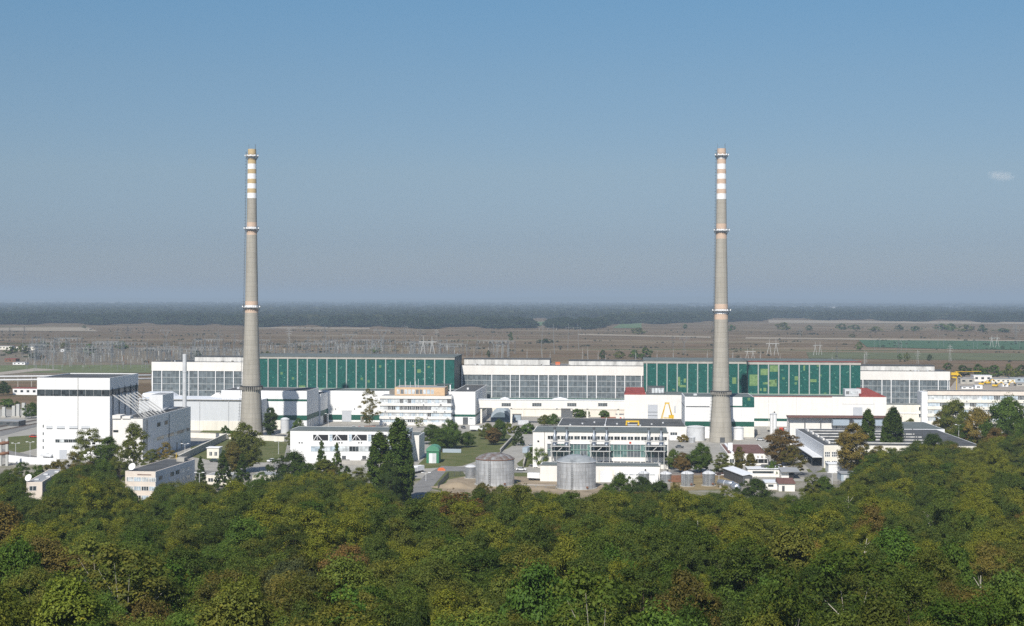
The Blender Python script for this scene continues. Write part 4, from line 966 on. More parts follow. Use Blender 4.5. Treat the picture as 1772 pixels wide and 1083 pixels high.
# far fields
gsheet('green_field', [(1486, 588), (1900, 591), (1900, 606), (1660, 604), (1500, 600)], .5, plain('green_crop', (.045, .105, .045), .95, .2, .02))
gsheet('green_field', [(890, 556.5), (1038, 556.5), (1036, 563), (860, 563)], .5, plain('pale_green_crop', (.095, .15, .06), .95, .2, .01))
gsheet('green_field', [(1075, 560), (1110, 558.5), (1110, 568), (1060, 567)], .5, plain('pale_green_crop', (.095, .15, .06)))
gsheet('green_field', [(1395, 609), (1900, 612), (1900, 625), (1400, 620)], .4, plain('olive_crop', (.105, .115, .048), .95, .2, .02))
gsheet('stubble_field', [(1000, 577), (1230, 582), (1230, 584.5), (1000, 579.5)], .4, plain('straw_stubble', (.30, .25, .18), .95, .2, .02))
gsheet('stubble_field', [(1290, 583), (1900, 590), (1900, 591.8), (1290, 586)], .45, plain('straw_stubble', (.30, .25, .18)))
gsheet('stubble_field', [(0, 567), (150, 566), (170, 573), (0, 572)], .4, plain('straw_stubble', (.30, .25, .18)))
gsheet('stubble_field', [(1330, 553.5), (1900, 558), (1900, 561), (1330, 558.5)], .4, plain('straw_stubble', (.30, .25, .18)))
gsheet('stubble_field', [(440, 566), (640, 567), (640, 569), (440, 568)], .4, plain('straw_stubble', (.30, .25, .18)))
gsheet('switchyard_ground', [(-300, 662), (40, 658), (262, 640), (790, 632), (800, 612), (200, 600), (-300, 610)], .1, plain('switchyard_gravel', (.165, .135, .090), .95, .3, .04))
gsheet('switchyard_grass', [(0, 645), (262, 645), (262, 631), (0, 632)], .16, plain('switchyard_turf', (.12, .14, .055), .95, .25, .04))
gsheet('far_yard', [(1640, 676), (1900, 676), (1900, 652), (1660, 650)], .06, GRAVEL)
gsheet('road', [(-20, 646), (60, 637), (110, 640), (60, 642), (-20, 651)], .2, GRAVEL)
# ---- low earth bund and walls near tanks
def wall_run(name, label, cat, pts, h, t, m, cap=None, group=None, posts=0, pm=None):
    p = [G(x, y) for x, y in pts]; r = thing(name, label, cat, p[0], 0, group)
    for a, b_ in zip(p, p[1:]):
        a, b_ = a-p[0], b_-p[0]; d = (b_-a).normalized(); n = Vector((-d.y, d.x, 0))*t/2
        if m:
            mb = MB().prism([a-n, b_-n, b_+n, a+n], [Vector((v.x, v.y, h)) for v in (a-n, b_-n, b_+n, a+n)], m); mb.build('panel', r)
        if cap: MB().prism([Vector((v.x, v.y, h+.003)) for v in (a-n*1.4, b_-n*1.4, b_+n*1.4, a+n*1.4)], [Vector((v.x, v.y, h+.2)) for v in (a-n*1.4, b_-n*1.4, b_+n*1.4, a+n*1.4)], cap).build('coping', r)
        if posts:
            k = max(1, int((b_-a).length/posts))
            for i in range(k+1):
                q = a.lerp(b_, i/k); MB().tube(q, q+Vector((0, 0, h+.25)), .09, pm, 5).build('post', r)
            if not m:
                w = MB()
                for z in [h*(j+1)/5 for j in range(5)]: w.tube(a+Vector((0, 0, z)), b_+Vector((0, 0, z)), .035, pm, 3)
                for i in range(int((b_-a).length/.5)):
                    q = a.lerp(b_, (i+.5)/int((b_-a).length/.5)); w.tube(q, q+Vector((0, 0, h)), .025, pm, 3)
                w.build('mesh_panel', r)
    return r
wall_run('perimeter_wall', 'pale concrete wall running from the annex down to the guard hut lawn', 'wall', [(308, 801), (392, 760)], 3.0, .4, CONC, CREAM)
wall_run('perimeter_wall', 'long pale wall crossing in front of the first chimney base', 'wall', [(330, 757), (392, 759.5), (492, 764)], 2.6, .4, CREAM, CONC)
wall_run('perimeter_wall', 'white slatted wall with posts in front of the tall white block', 'wall', [(14, 799), (50, 803), (98, 805)], 3.0, .25, WPAINT, None, None, 4, CONC)
wall_run('lawn_wall', 'low blue-grey wall panel on the central lawn by the green hut', 'wall', [(766, 783), (798, 783.5)], 1.8, .3, BLUEG)
wall_run('retaining_wall', 'dark low retaining wall between the central lawn and the service lane', 'wall', [(866, 783), (886, 761)], 1.5, .5, CONCD, CONC)
wall_run('retaining_wall', 'curved dark retaining wall by the bright green tree', 'wall', [(906, 808), (909, 796), (918, 786)], 1.6, .5, CONCD, CONC)
wall_run('mesh_fence', 'dark mesh fence along the tank yard beside the small steel tank', 'fence', [(758, 845), (776, 826), (806, 823)], 2.0, .1, None, None, None, 3, STEELD)
wall_run('mesh_fence', 'brown mesh fence behind the row of four silver tanks', 'fence', [(1160, 828), (1285, 826)], 2.0, .1, None, None, None, 4, RUST)
wall_run('mesh_fence', 'thin wire fence beside the grey garage at the wood edge', 'fence', [(1450, 842), (1520, 838)], 2.4, .1, None, None, None, 4, STEELD)
# earth mounds by the tanks
def mound(name, px, py, rx, ry, h, m):
    c = G(px, py); n = 24; mb = MB(); vs = []; fs = []
    for k in range(7):
        t = k/6
        for i in range(n):
            a = 2*math.pi*i/n; w = 1+.12*math.sin(3*a+px)+.08*math.sin(5*a)
            vs.append((c.x+rx*w*t*math.cos(a), c.y+ry*w*t*math.sin(a), .05+h*(math.cos(t*math.pi)+1)/2))
    for k in range(6):
        for i in range(n): fs.append((k*n+i, k*n+(i+1) % n, (k+1)*n+(i+1) % n, (k+1)*n+i))
    return tag(mb.add(vs, fs, m, True).build(name), kind='structure')
mound('earth_mound', 790, 843, 9, 6, 2.2, EARTH); mound('earth_mound', 815, 858, 9, 6, 1.6, EARTH); mound('earth_mound', 925, 848, 12, 5, 1.0, EARTH)
# pipe rack between tanks
c = G(892, 845); e = G(962, 846)
t = thing('pipe_run', 'rusty pipes on low trestles between the two big tanks', 'pipes', c)
d = e-c
for k in range(3): MB().tube((0, k*.7, 1.3), (d.x, d.y+k*.7, 1.3), .22, RUST if k % 2 else CONC, 8, smooth=True).build('pipe', t)
for k in range(5): MB().box(d.x*k/4-.2, d.x*k/4+.2, d.y*k/4-.3, d.y*k/4+1.9, 0, 1.1, CONCD).build('trestle', t)
# orange digger-like bundle near the road, small
c = G(764, 815); t = thing('site_barrier', 'small orange barrier stack at the road bend below the green hut', 'barrier', c)
MB().box(-1.6, 1.6, -.3, .3, 0, .9, ORANGE).build('panel', t); MB().box(-1.2, 1.0, .4, .8, 0, 1.3, ORANGE).build('panel', t); MB().box(-1.7, 1.7, -.5, -.35, 0, .15, CONC).build('base', t)
# ================================================================ VEHICLES
def vehicle(name, label, cat, px, py, rz, kind, m, m2=None):
    c = G(px, py, .1); t = thing(name, label, cat, c, R(rz)); m2 = m2 or m
    def wheel(x, y, r, w=.25):
        MB().tube((x-w/2, y, r), (x+w/2, y, r), r, TYRE, 14).build('wheel', t)
    if kind == 'car':
        MB().prism([(-.85, -2.1, .35), (.85, -2.1, .35), (.85, 2.1, .35), (-.85, 2.1, .35)], [(-.85, -2.05, .85), (.85, -2.05, .85), (.85, 2.0, .9), (-.85, 2.0, .9)], m).build('body', t)
        MB().prism([(-.8, -1.2, .86), (.8, -1.2, .86), (.8, 1.7, .9), (-.8, 1.7, .9)], [(-.65, -.5, 1.4), (.65, -.5, 1.4), (.65, 1.1, 1.42), (-.65, 1.1, 1.42)], DGLASS).build('cabin', t)
        MB().box(-.64, .64, -.5, 1.1, 1.425, 1.46, m).build('roof', t)
        for x in (-.8, .8):
            for y in (-1.3, 1.3): wheel(x, y, .32)
        for x in (-.6, .6): MB().box(x-.18, x+.18, -2.13, -2.07, .6, .75, WPAINT).build('headlight', t)
    else:
        L = 3.6 if kind == 'van' else 4.6
        MB().box(-1.1, 1.1, -L, -L+2.0, .7, 2.5, m).build('cab', t)
        MB().box(-1.0, 1.0, -L-.04, -L-.003, 1.6, 2.3, DGLASS).build('windscreen', t)
        MB().box(-1.15, 1.15, -L+2.1, L, .9, 2.9 if kind == 'van' else 2.4, m2).build('load_box', t)
        MB().box(-.8, .8, -L, L, .5, .69, STEELD).build('chassis', t)
        for x in (-1, 1):
            for y in (-L+1, L-2.4, L-1.2): wheel(x, y, .5, .35)
    return t
vehicle('delivery_van', 'white and red minibus parked beside the dark green bushes on the central drive', 'van', 825, 746, 78, 'van', WPAINT, WPAINT)
vehicle('parked_car', 'small dark car by the gate of the green-striped connecting block', 'car', 802, 741, 20, 'car', STEELD)
vehicle('lorry', 'red lorry standing beside the tall white tank', 'truck', 1342, 747, 60, 'truck', RED, CONC)
vehicle('parked_car', 'red car on the road beyond the lawn by the tall white block', 'car', 58, 757, 75, 'car', RED)
vehicle('parked_car', 'dark green car beside the cream guard hut', 'car', 371, 799, 80, 'car', plain('car_green', (.03, .05, .04), .3))
vehicle('parked_car', 'pale silver car on the lane before the first chimney', 'car', 470, 799, -38, 'car', WPAINT)
vehicle('parked_car', 'white car parked under the russet tree', 'car', 1350, 810, 70, 'car', WPAINT)
vehicle('parked_car', 'white car near the dock of the saw-tooth workshop', 'car', 1396, 798, -25, 'car', WPAINT)
vehicle('delivery_van', 'white van at the low store end, beside the bright green tree', 'van', 929, 831, 70, 'van', WPAINT, WPAINT)
vehicle('parked_car', 'dark car beside the generator building end, under the trees', 'car', 1176, 775, 80, 'car', STEELD)
vehicle('parked_car', 'blue-grey car on the yard lane past the brown-roofed building', 'car', 1330, 785, 20, 'car', BLUEG)
for a in [('parked_car', 'silver car by the equipment frames at the generator building end', 'car', 1163, 808, 85, 'car', STEELP), ('parked_car', 'white car on the road in front of the low white store', 'car', 902, 814, 80, 'car', WPAINT), ('parked_car', 'dark car at the braced building apron', 'car', 575, 806, 85, 'car', STEELD),
          ('parked_car', 'white car at the link block loading yard', 'car', 612, 741, 10, 'car', WPAINT), ('parked_car', 'red car at the link block loading yard', 'car', 622, 742, 10, 'car', RED), ('parked_car', 'white car on the service lane by the spruce', 'car', 918, 774, 15, 'car', WPAINT), ('parked_car', 'dark blue car beside the brown-roofed building porch', 'car', 1322, 810, 85, 'car', plain('car_blue', (.03, .05, .12), .3)),
          ('parked_car', 'silver car behind the brown-roofed building', 'car', 1316, 762, 70, 'car', STEELP), ('parked_car', 'white car on the road by the tank yard fence', 'car', 1230, 818, 86, 'car', WPAINT), ('delivery_van', 'pale van in the lane beside the braced building', 'van', 722, 818, -30, 'van', WPAINT, WPAINT)]: vehicle(*a)
def container(label, px, py, rz, m):
    c = G(px, py, .1); t = thing('shipping_container', label, 'container', c, R(rz), 'containers around the plant yard')
    b_ = MB().box(-3, 3, -1.2, 1.2, .1, 2.6, m)
    for i in range(12): b_.box(-2.9+i*.5, -2.7+i*.5, -1.25, -1.203, .25, 2.45, m)
    b_.build('box', t)
    for s in (-1, 1): MB().box(3.003, 3.06, s*.6-.55, s*.6+.55, .2, 2.5, STEELD).build('door', t)
for a in [('blue-grey container in the yard behind the braced building', 520, 757, 5, BLUEG), ('rusty container beside the link block loading yard', 640, 745, 8, RUST), ('white container by the wide pale water tank', 1168, 762, 4, WPAINT), ('grey container on the yard beside the second chimney', 1305, 752, 30, CONC), ('blue-grey container by the service lane wall', 912, 783, 70, BLUEG), ('rust-brown container in the tank yard', 1165, 834, 5, RUST), ('pale container at the arched shelter side', 905, 735, 10, STEELP)]: container(*a)
# ================================================================ CRANES
c = P(1143, 727, 842); t = thing('gantry_crane', 'yellow A-frame gantry crane standing by the white walkway-end block', 'crane', (c.x, c.y, 0))
m = MB(); H = EYE+ray(1155, 698)[1]*842; w = 7.2
for y in (-2, 2):
    for s in (-1, 1): m.tube((3.6+s*3.4, y*1.6, 4.5), (3.6+s*.9, y*.3, H), .2, YEL, 5)
    m.tube((1.6, y*1.2, H*.45), (5.6, y*1.2, H*.45), .16, YEL, 4)
m.build('a_frame', t); MB().box(2.4, 4.8, -1, 1, H-.2, H+.5, YEL).build('head', t); MB().box(4.6, 7.2, -1.4, 1.4, 6.2, 8, YEL).build('winch_house', t)
MB().box(7.6, 8.4, -.6, .6, 9, 13, STEELP).build('cabin', t); MB().box(-.3, 7.5, -3.4, 3.4, 4.2, 4.5, STEELD).build('base_frame', t)
for x in (.2, 7): MB().box(x-.3, x+.3, -3, 3, 0, 4.2, STEELD).build('leg', t)
c = P(1083, 737, 792); t = thing('roof_crane', 'low yellow portal crane sitting on the black workshop roof edge', 'crane', (c.x, c.y, 6.45))
u = 23*792/FPX
MB().box(0, u, 0, .9, 1.6, 2.4, YEL).build('beam', t)
for x in (.3, u-.3): MB().prism([(x-.5, 0, 0), (x+.5, 0, 0), (x+.5, .9, 0), (x-.5, .9, 0)], [(x-.25, 0, 1.597), (x+.25, 0, 1.597), (x+.25, .9, 1.597), (x-.25, .9, 1.597)], YEL).build('leg', t)
MB().box(1, u-1, .1, .8, 0, .35, WPAINT).build('rail', t)
c = P(1652, 655, 1190); t = thing('tower_crane', 'orange-yellow crane with a long level boom above the construction yard', 'crane', (c.x, c.y, 0))
z = EYE+ray(1672, 642.3)[1]*1190; L = 46*1190/FPX; m = MB()
m.tube((0, 0, z-.4), (L, 0, z), .24, YEL, 4)
m.build('boom', t); MB().tube((1.5, 0, 0), (1.5, 0, z), .3, YEL, 5).build('mast', t); MB().box(-3, 2.5, -1.5, 1.5, z-3, z-1, YEL).build('machine_house', t); MB().box(-1, 4, -2, 2, 0, 1.2, STEELD).build('base', t)
# ================================================================ CONSTRUCTION YARD (far right) and far-left buildings
yr = random.Random(11)
def prefab(label, px, py, w, h, dep, m, rm, Y=None, z=0, name='site_cabin', cat='hut', grp='site cabins of the construction yard'):
    b = B(name, label, cat, px, yb=py, yaw=yr.uniform(-4, 10), group=grp)
    k = b.o.y/FPX; U = w*k; Hh = h*k
    b.box('wall', m, 0, U, 0, dep, 0, Hh); b.box('roof', rm, -.2, U+.2, -.2, dep+.2, Hh+.003, Hh+.35)
    n = max(1, int(U/4))
    for i in range(min(n, 8)): b.box('window', DGLASS, U*(i+.25)/n, U*(i+.7)/n, -.05, -.003, Hh*.4, Hh*.75)
    return b
prefab('large white two-storey site cabin block above the yard', 1685, 660, 31, 10, 10, WHITEF, ROOFW)
prefab('long pale shed at the back of the construction yard', 1716, 662, 40, 6, 9, CREAM, ROOFL)
prefab('blue-grey shed at the far end of the construction yard', 1748, 661, 30, 7, 9, BLUEG, ROOFL)
prefab('white container with bright side among yard machines', 1687, 673, 13, 6, 5, WPAINT, ROOFW)
prefab('grey concrete shell behind the hall end', 1662, 664, 24, 9, 8, CONC, ROOFL)
prefab('low white cabin beside the concrete shell', 1664, 673, 20, 4, 5, WPAINT, ROOFL)
prefab('pale cabin with grey roof near the yellow loaders', 1735, 669, 10, 6, 5, WPAINT, ROOFL)
prefab('grey cabin at the edge of the construction yard', 1757, 668, 16, 5, 5, CONC, ROOFL)
def digger(label, px, py, rz):
    c = G(px, py); t = thing('excavator', label, 'excavator', c, R(rz), 'yellow machines in the yard')
    for x in (-1.2, 1.2): MB().box(x-.4, x+.4, -2.2, 2.2, 0, .9, STEELD).build('track', t)
    MB().box(-1.4, 1.4, -2, 2, .95, 2.3, YEL).build('body', t); MB().box(-1.3, -.1, -1.9, -.2, 2.303, 3.6, DGLASS).build('cab', t)
    MB().tube((.5, -1.5, 2), (.5, -5, 4.6), .35, YEL, 5).tube((.5, -5, 4.6), (.5, -7.4, 2), .28, YEL, 5).build('arm', t); MB().box(-.1, 1.1, -8, -7.2, 1.0, 2.2, STEELD).build('bucket', t)
digger('yellow excavator beside the long pale shed', 1698, 667, 70); digger('yellow machine with raised arm behind the white container', 1709, 665, 100)
digger('yellow loader next to the pale cabin', 1722, 670, 60); digger('yellow excavator on the open gravel', 1742, 668, 85); digger('yellow machine under the long crane boom', 1651, 656, 95)
prefab('white and red long building beyond the tall white block, far left', 22, 683, 44, 11, 9, WPAINT, ROOFR, name='service_building', cat='building', grp='outlying service buildings')
prefab('low grey shed with a pale roof beside the railway', -4, 737, 38, 8, 9, STEELD, ROOFL, name='service_building', cat='building', grp='outlying service buildings')
prefab('long pale farm building beyond the switchyard, far left', -12, 605, 32, 6, 14, CREAM, ROOFL, name='service_building', cat='building', grp='outlying service buildings')
prefab('second long pale farm building beside a dark tree', 28, 606, 32, 6, 14, CREAM, ROOFL, name='service_building', cat='building', grp='outlying service buildings')
prefab('small white hut on the switchyard edge', 105, 609, 6, 4, 6, WPAINT, ROOFW, name='service_building', cat='building', grp='outlying service buildings')
prefab('rust-red roofed heap of sheds at the field edge, far left', 8, 626, 20, 5, 10, RUST, ROOFR, name='service_building', cat='building', grp='outlying service buildings')
prefab('white flat store at the field edge, far left', 22, 631, 22, 4, 10, WPAINT, ROOFL, name='service_building', cat='building', grp='outlying service buildings')
for i, (px, py, w, lab) in enumerate([(118, 553.5, 4, 'tiny white farmhouse at the forest edge, far left'), (295, 555.5, 5, 'tiny bright white farmhouse at the forest edge, west of the first chimney'), (585, 545.5, 9, 'tiny white farm roofs deep in the forest'), (796, 556, 6, 'tiny white cottage at the forest edge near the pale green field'), (1098, 556, 6, 'tiny white house at the forest edge between the two chimneys'), (614, 545.2, 5, 'tiny white farm roof deep in the forest, eastern of two')]):
    prefab(lab, px, py, w, 2.6, 8, WPAINT, ROOFW, name='farmhouse', cat='farmhouse', grp='far white farmhouses')
# columns of a ruined frame, far left + rusty pipe bridge
for i, (px, y0, y1) in enumerate([(7, 722, 704), (24, 722, 702), (31.5, 722, 699), (41, 722, 697)]):
    c = G(px, y0); h = EYE+ray(px, y1)[1]*c.y
    t = thing('concrete_column', 'bare pale concrete column standing in a row left of the tall white block', 'column', c, 0, 'row of bare concrete columns')
    MB().box(-.9, .9, -.9, .9, 0, h, PYLC).build('shaft', t); MB().box(-1.3, 1.3, -1.3, 1.3, 0, .8, CONC).build('footing', t)
for k, (yy, lab) in enumerate(((652, 'long pale elevated pipeline crossing behind the tall white block'), (658, 'lower pale elevated pipeline crossing behind the tall white block'))):
    c = G(-40, yy+12); e = G(262, yy+9); d = e-c
    t = thing('pipeline', lab, 'pipeline', c, 0, 'elevated pipelines')
    z = EYE+ray(30, yy)[1]*c.y
    MB().tube((0, 0, z), (d.x, d.y, z), .75, STEELP, 10, smooth=True).build('pipe', t)
    for i in range(14): MB().tube((d.x*i/13, d.y*i/13, 0), (d.x*i/13, d.y*i/13, z-.7), .3, CONC, 5).build('support', t)
c = G(10, 806); t = thing('pipe_trestle', 'rusty pipe trestle with pale posts at the far left edge', 'pipe rack', c)
k = c.y/FPX
for x in (-9, 2): MB().box(x*k-.5, x*k+.5, -.5, .5, 0, 47*k, PYLC).build('post', t)
for z in (20, 38): MB().tube((-16*k, 0, z*k), (5*k, 0, z*k+.6), .8, RUST, 10, smooth=True).build('pipe', t)
# rails and embankment
for k in range(2):
    c = G(-10, 741+k*7); e = G(66, 727+k*6)
    t = thing('railway_track', 'straight railway track passing left of the tall white block, %s' % ('upper of two' if k == 0 else 'lower of two'), 'railway track', c, 0, 'railway tracks')
    d = e-c; n = Vector((-d.y, d.x, 0)).normalized()
    MB().prism([n*-1.8, d+n*-1.8, d+n*1.8, n*1.8], [n*-1.5+Vector((0, 0, .3)), d+n*-1.5+Vector((0, 0, .3)), d+n*1.5+Vector((0, 0, .3)), n*1.5+Vector((0, 0, .3))], CONCD).build('ballast', t)
    for s in (-.75, .75): MB().prism([n*s-n*.08+Vector((0, 0, .303)), d+n*s-n*.08+Vector((0, 0, .303)), d+n*s+n*.08+Vector((0, 0, .303)), n*s+n*.08+Vector((0, 0, .303))], [n*s-n*.08+Vector((0, 0, .48)), d+n*s-n*.08+Vector((0, 0, .48)), d+n*s+n*.08+Vector((0, 0, .48)), n*s+n*.08+Vector((0, 0, .48))], RUST).build('rail', t)
# ================================================================ STREET LAMPS
def lamp(px, py, ytop, label):
    c = G(px, py); h = EYE+ray(px, ytop)[1]*c.y
    t = thing('street_lamp', label, 'street lamp', c, 0, 'street lamps of the plant')
    MB().tube((0, 0, 0), (0, 0, h), .13, STEELP, 6, .08).build('pole', t)
    for s in (-1, 1):
        MB().tube((0, 0, h-.2), (s*1.4, 0, h+.15), .06, STEELP, 4).build('arm', t); MB().box(s*1.4-.5, s*1.4+.5, -.22, .22, h+.05, h+.25, WPAINT).build('lamp_head', t)
for a in [(1659, 775, 735, 'twin-headed street lamp at the corner of the saw-tooth roof, under the big trees'), (1690, 775, 746, 'twin-headed street lamp half sunk among the ochre trees'), (1721, 800, 757, 'twin-headed street lamp in front of the russet tree, far right'), (1630, 765, 724, 'twin-headed street lamp near the office wing end'), (1364, 775, 742, 'street lamp rising out of the russet tree'), (1397, 738, 706.5, 'thin street lamp in front of the long white wall'),
          (27, 795, 767, 'twin-headed street lamp on the lawn left of the tall white block'), (52, 793, 765, 'twin-headed street lamp beside the tall white block entrance lawn'), (568, 741, 716, 'street lamp by the link block loading yard'), (320, 790, 768, 'street lamp beside the annex shaded wall'), (482, 786, 764, 'slim street lamp on the lane before the first chimney'), (345, 850, 818, 'street lamp by the first dark spruce'), (737, 832, 818, 'short street lamp beside the road below the green hut'), (1244, 838, 822, 'short street lamp by the tank yard fence'), (1425, 795, 764, 'twin-headed street lamp at the saw-tooth workshop corner'), (1440, 845, 818, 'street lamp by the long white garage')]:
    lamp(*a)
# ================================================================ SWITCHYARD AND POWER LINES
def lattice(m, p0, p1, w0, w1, mat, n=6, r=.12, brace=True):
    p0, p1 = Vector(p0), Vector(p1); prev = None
    for i in range(n+1):
        t = i/n; c = p0.lerp(p1, t); w = w0+(w1-w0)*t
        ring = [c+Vector((sx*w, sy*w, 0)) for sx, sy in ((-1, -1), (1, -1), (1, 1), (-1, 1))]
        if prev:
            for k in range(4):
                m.tube(prev[k], ring[k], r, mat, 3)
                if brace: m.tube(prev[k], ring[(k+1) % 4], r*.6, mat, 3)
        prev = ring
def pylon_delta(mat, h=38):
    t = bpy.data.objects.new('power_pylon', None); COL.objects.link(t)
    m = MB(); lattice(m, (0, 0, 0), (0, 0, h*.55), 3.2, .9, mat, 6, .15); m.build('tower', t)
    m = MB()
    for s in (-1, 1): lattice(m, (0, 0, h*.55), (s*6, 0, h*.86), .8, .6, mat, 4, .13); lattice(m, (s*6, 0, h*.86), (s*5, 0, h), .5, .15, mat, 2, .1)
    m.build('fork', t)
    m = MB(); m.box(-11, 11, -.35, .35, h*.86-.3, h*.86+.3, mat)
    for s in (-1, 1): m.tube((s*11, 0, h*.86), (s*6, 0, h*.95), .12, mat, 3)
    m.build('crossarm', t)
    for x in (-10, 0, 10): MB().tube((x, 0, h*.86-.3), (x, 0, h*.86-3.2), .14, PYLC, 5).build('insulator', t)
    return t
def pylon_tree(mat, h=34):
    t = bpy.data.objects.new('power_pylon', None); COL.objects.link(t)
    m = MB(); lattice(m, (0, 0, 0), (0, 0, h), 2.4, .3, mat, 9, .14); m.build('tower', t)
    for z, L in ((h*.62, 5), (h*.75, 6.5), (h*.88, 4.5)):
        m = MB()
        for s in (-1, 1): m.tube((0, 0, z+.9), (s*L, 0, z), .15, mat, 3).tube((0, 0, z-.2), (s*L, 0, z), .15, mat, 3)
        m.build('crossarm', t)
        for s in (-1, 1): MB().tube((s*L, 0, z), (s*L, 0, z-2), .12, PYLC, 4).build('insulator', t)
    return t
def pylon_aframe(mat, h=24):
    t = bpy.data.objects.new('power_pylon', None); COL.objects.link(t)
    for s in (-1, 1):
        MB().tube((s*9, 0, 0), (s*5.2, 0, h*.72), .38, mat, 5).tube((s*2.2, 0, 0), (s*4.8, 0, h*.72), .38, mat, 5).tube((s*5, 0, h*.72), (s*5, 0, h), .26, mat, 5).build('leg', t)
    MB().box(-10, 10, -.4, .4, h*.72, h*.72+.8, mat).build('crossarm', t)
    for x in (-9, 0, 9): MB().tube((x, 0, h*.72), (x, 0, h*.72-2.4), .14, PYLC, 4).build('insulator', t)
    return t
def pylon_pair(mat, h=26):
    t = bpy.data.objects.new('power_pylon', None); COL.objects.link(t)
    for s in (-1, 1): MB().tube((s*5.6, 0, 0), (s*4.6, 0, h), .26, mat, 5, .15).build('leg', t)
    MB().tube((-8, 0, h*.86), (8, 0, h*.86), .14, mat, 4).build('crossarm', t)
    for x in (-7.5, 0, 7.5): MB().tube((x, 0, h*.86), (x, 0, h*.86-2), .12, PYLC, 4).build('insulator', t)
    return t
protos = {'D': [pylon_delta, PYL, 38], 'T': [pylon_tree, PYL, 34], 'A': [pylon_aframe, PYLC, 24], 'P': [pylon_pair, PYL, 26], 'K': [pylon_tree, PYLD, 34], 'W': [pylon_tree, PYLC, 34]}
desc = {'D': 'forked lattice pylon with a wide crossarm', 'T': 'grey lattice pylon with three crossarms', 'A': 'pale A-legged portal pylon', 'P': 'pale twin-pole power mast', 'K': 'dark lattice pylon', 'W': 'whitish lattice pylon'}
made = {}
def pylon(kind, px, ybase, ytop, where, rz=0):
    c = G(px, ybase); h = EYE+ray(px, ytop)[1]*c.y; fn, m, h0 = protos[kind]
    lab, grp = desc[kind]+' '+where, 'power pylons in the fields'
    s = h/h0
    if kind not in made:
        o = fn(m, h0); made[kind] = o; o.location = c; o.rotation_euler = (0, 0, R(rz)); tag(o, lab, 'pylon', grp); o.scale = (s, s, s)
    else: dup(made[kind], c, R(rz), lab, grp, (s, s, s))
for a in [('D', 661, 616, 564, 'behind the tree-hidden office, tallest of the switchyard'), ('D', 605, 618, 572, 'between two gantries behind the first green hall'), ('T', 533, 616, 580, 'behind the first green hall, beside a gantry', 20),
          ('A', 740, 618, 582, 'behind the end of the first green hall'), ('P', 948, 612, 560, 'tall, above the glazed middle hall'), ('P', 992, 606, 560, 'second tall one above the glazed middle hall', 15),
          ('D', 1184, 612, 581, 'left of the second chimney', 10), ('K', 1164, 603, 580, 'left of the second chimney'), ('A', 1337, 615, 587, 'large, just beyond the patched green hall', 5), ('A', 1415, 615, 591, 'fainter, further along beyond the patched hall', 25), ('A', 1298, 625, 602, 'hidden low behind the patched hall', 0),
          ('P', 1518, 606, 583, 'on the field left of the green crop'), ('P', 1564, 608, 586, 'at the near edge of the green crop', 12), ('P', 1628, 601, 577, 'in front of the green crop'), ('A', 1721, 601, 579, 'at the middle of the green crop', 0), ('P', 1688, 604, 584, 'fainter one on the green crop', 20), ('P', 1769, 604, 582, 'at the edge of the picture', 0),
          ('W', 1644, 625, 596, 'below the green crop, slim'), ('W', 1588, 630, 605, 'just above the glazed hall end'), ('W', 1499, 629, 608, 'beside the thin red roof edge'), ('T', 1758, 595, 561, 'far off at the picture edge', 0), ('K', 1448, 626, 598, 'thin one in the brown field'), ('K', 1555, 620, 588, 'thin one before a round bush'), ('T', 1384, 590, 566, 'faint and far in the brown field'), ('T', 1625, 575, 556, 'faint one near the hedge line'), 
          ('K', 221, 594, 563, 'in the brown field above the switchyard'), ('K', 248, 594, 566, 'second one in the brown field above the switchyard'), ('K', 42, 592, 564, 'far left above the farm sheds'), ('K', 17, 592, 566, 'outermost far left'), ('K', 4, 590, 570, 'cut by the picture edge'), ('D', 287, 602, 566, 'rising from the switchyard behind the flue'), ('T', 203, 606, 569, 'among the switchyard gantries'), ('T', 378, 606, 571, 'left of the first chimney', 25), ('T', 406, 610, 574, 'close by the first chimney', 10), ('T', 562, 600, 562, 'far and faint behind the first green hall'), ('T', 700, 598, 560, 'far and faint in the brown field'), ('T', 727, 602, 566, 'fainter one near the brown field track'), ('W', 500, 596, 566, 'single slim mast in the brown field'), ('W', 755, 592, 569, 'leaning slim mast in the brown field')]:
    pylon(*a)
# switchyard portal gantries
def gantry_proto(mat):
    t = bpy.data.objects.new('substation_gantry', None); COL.objects.link(t)
    for x in (-14, 0, 14):
        m = MB(); lattice(m, (x, 0, 0), (x, 0, 15), .8, .5, mat, 5, .12); m.tube((x, 0, 15), (x, 0, 20), .14, mat, 4); m.build('leg', t)
    m = MB()
    for z in (14.2, 15.2): m.tube((-14, 0, z), (14, 0, z), .16, mat, 4)
    for i in range(14): m.tube((-14+2*i, 0, 14.2+(i % 2)), (-12+2*i, 0, 15.2-(i % 2)), .09, mat, 3)
    m.build('beam', t)
    for i in range(7): MB().tube((-12+4*i, 0, 14.2), (-12+4*i, 0, 11.8), .17, PYLC, 5).build('insulator', t)
    return t
gp = None; sr = random.Random(5); gl = []
spots = [(190, 612), (232, 606), (262, 617), (308, 607), (345, 611), (395, 608), (160, 622), (120, 616), (215, 625), (255, 628), (85, 626), (330, 620), (372, 622), (50, 620),
         (470, 611), (505, 607), (540, 613), (575, 606), (630, 610), (690, 612), (720, 607), (790, 614), (830, 612), (640, 618), (560, 619), (480, 619), (600, 614), (760, 617), (860, 619), (678, 606), (450, 604), (780, 607)]
spots = [(sr.uniform(60, 430), sr.triangular(600, 632, 618)) for _ in range(58)]+[(sr.uniform(440, 880), sr.triangular(602, 622, 612)) for _ in range(50)]
nb_ = ['west of the flue', 'behind the first chimney', 'behind the first green hall', 'toward the glazed middle hall']
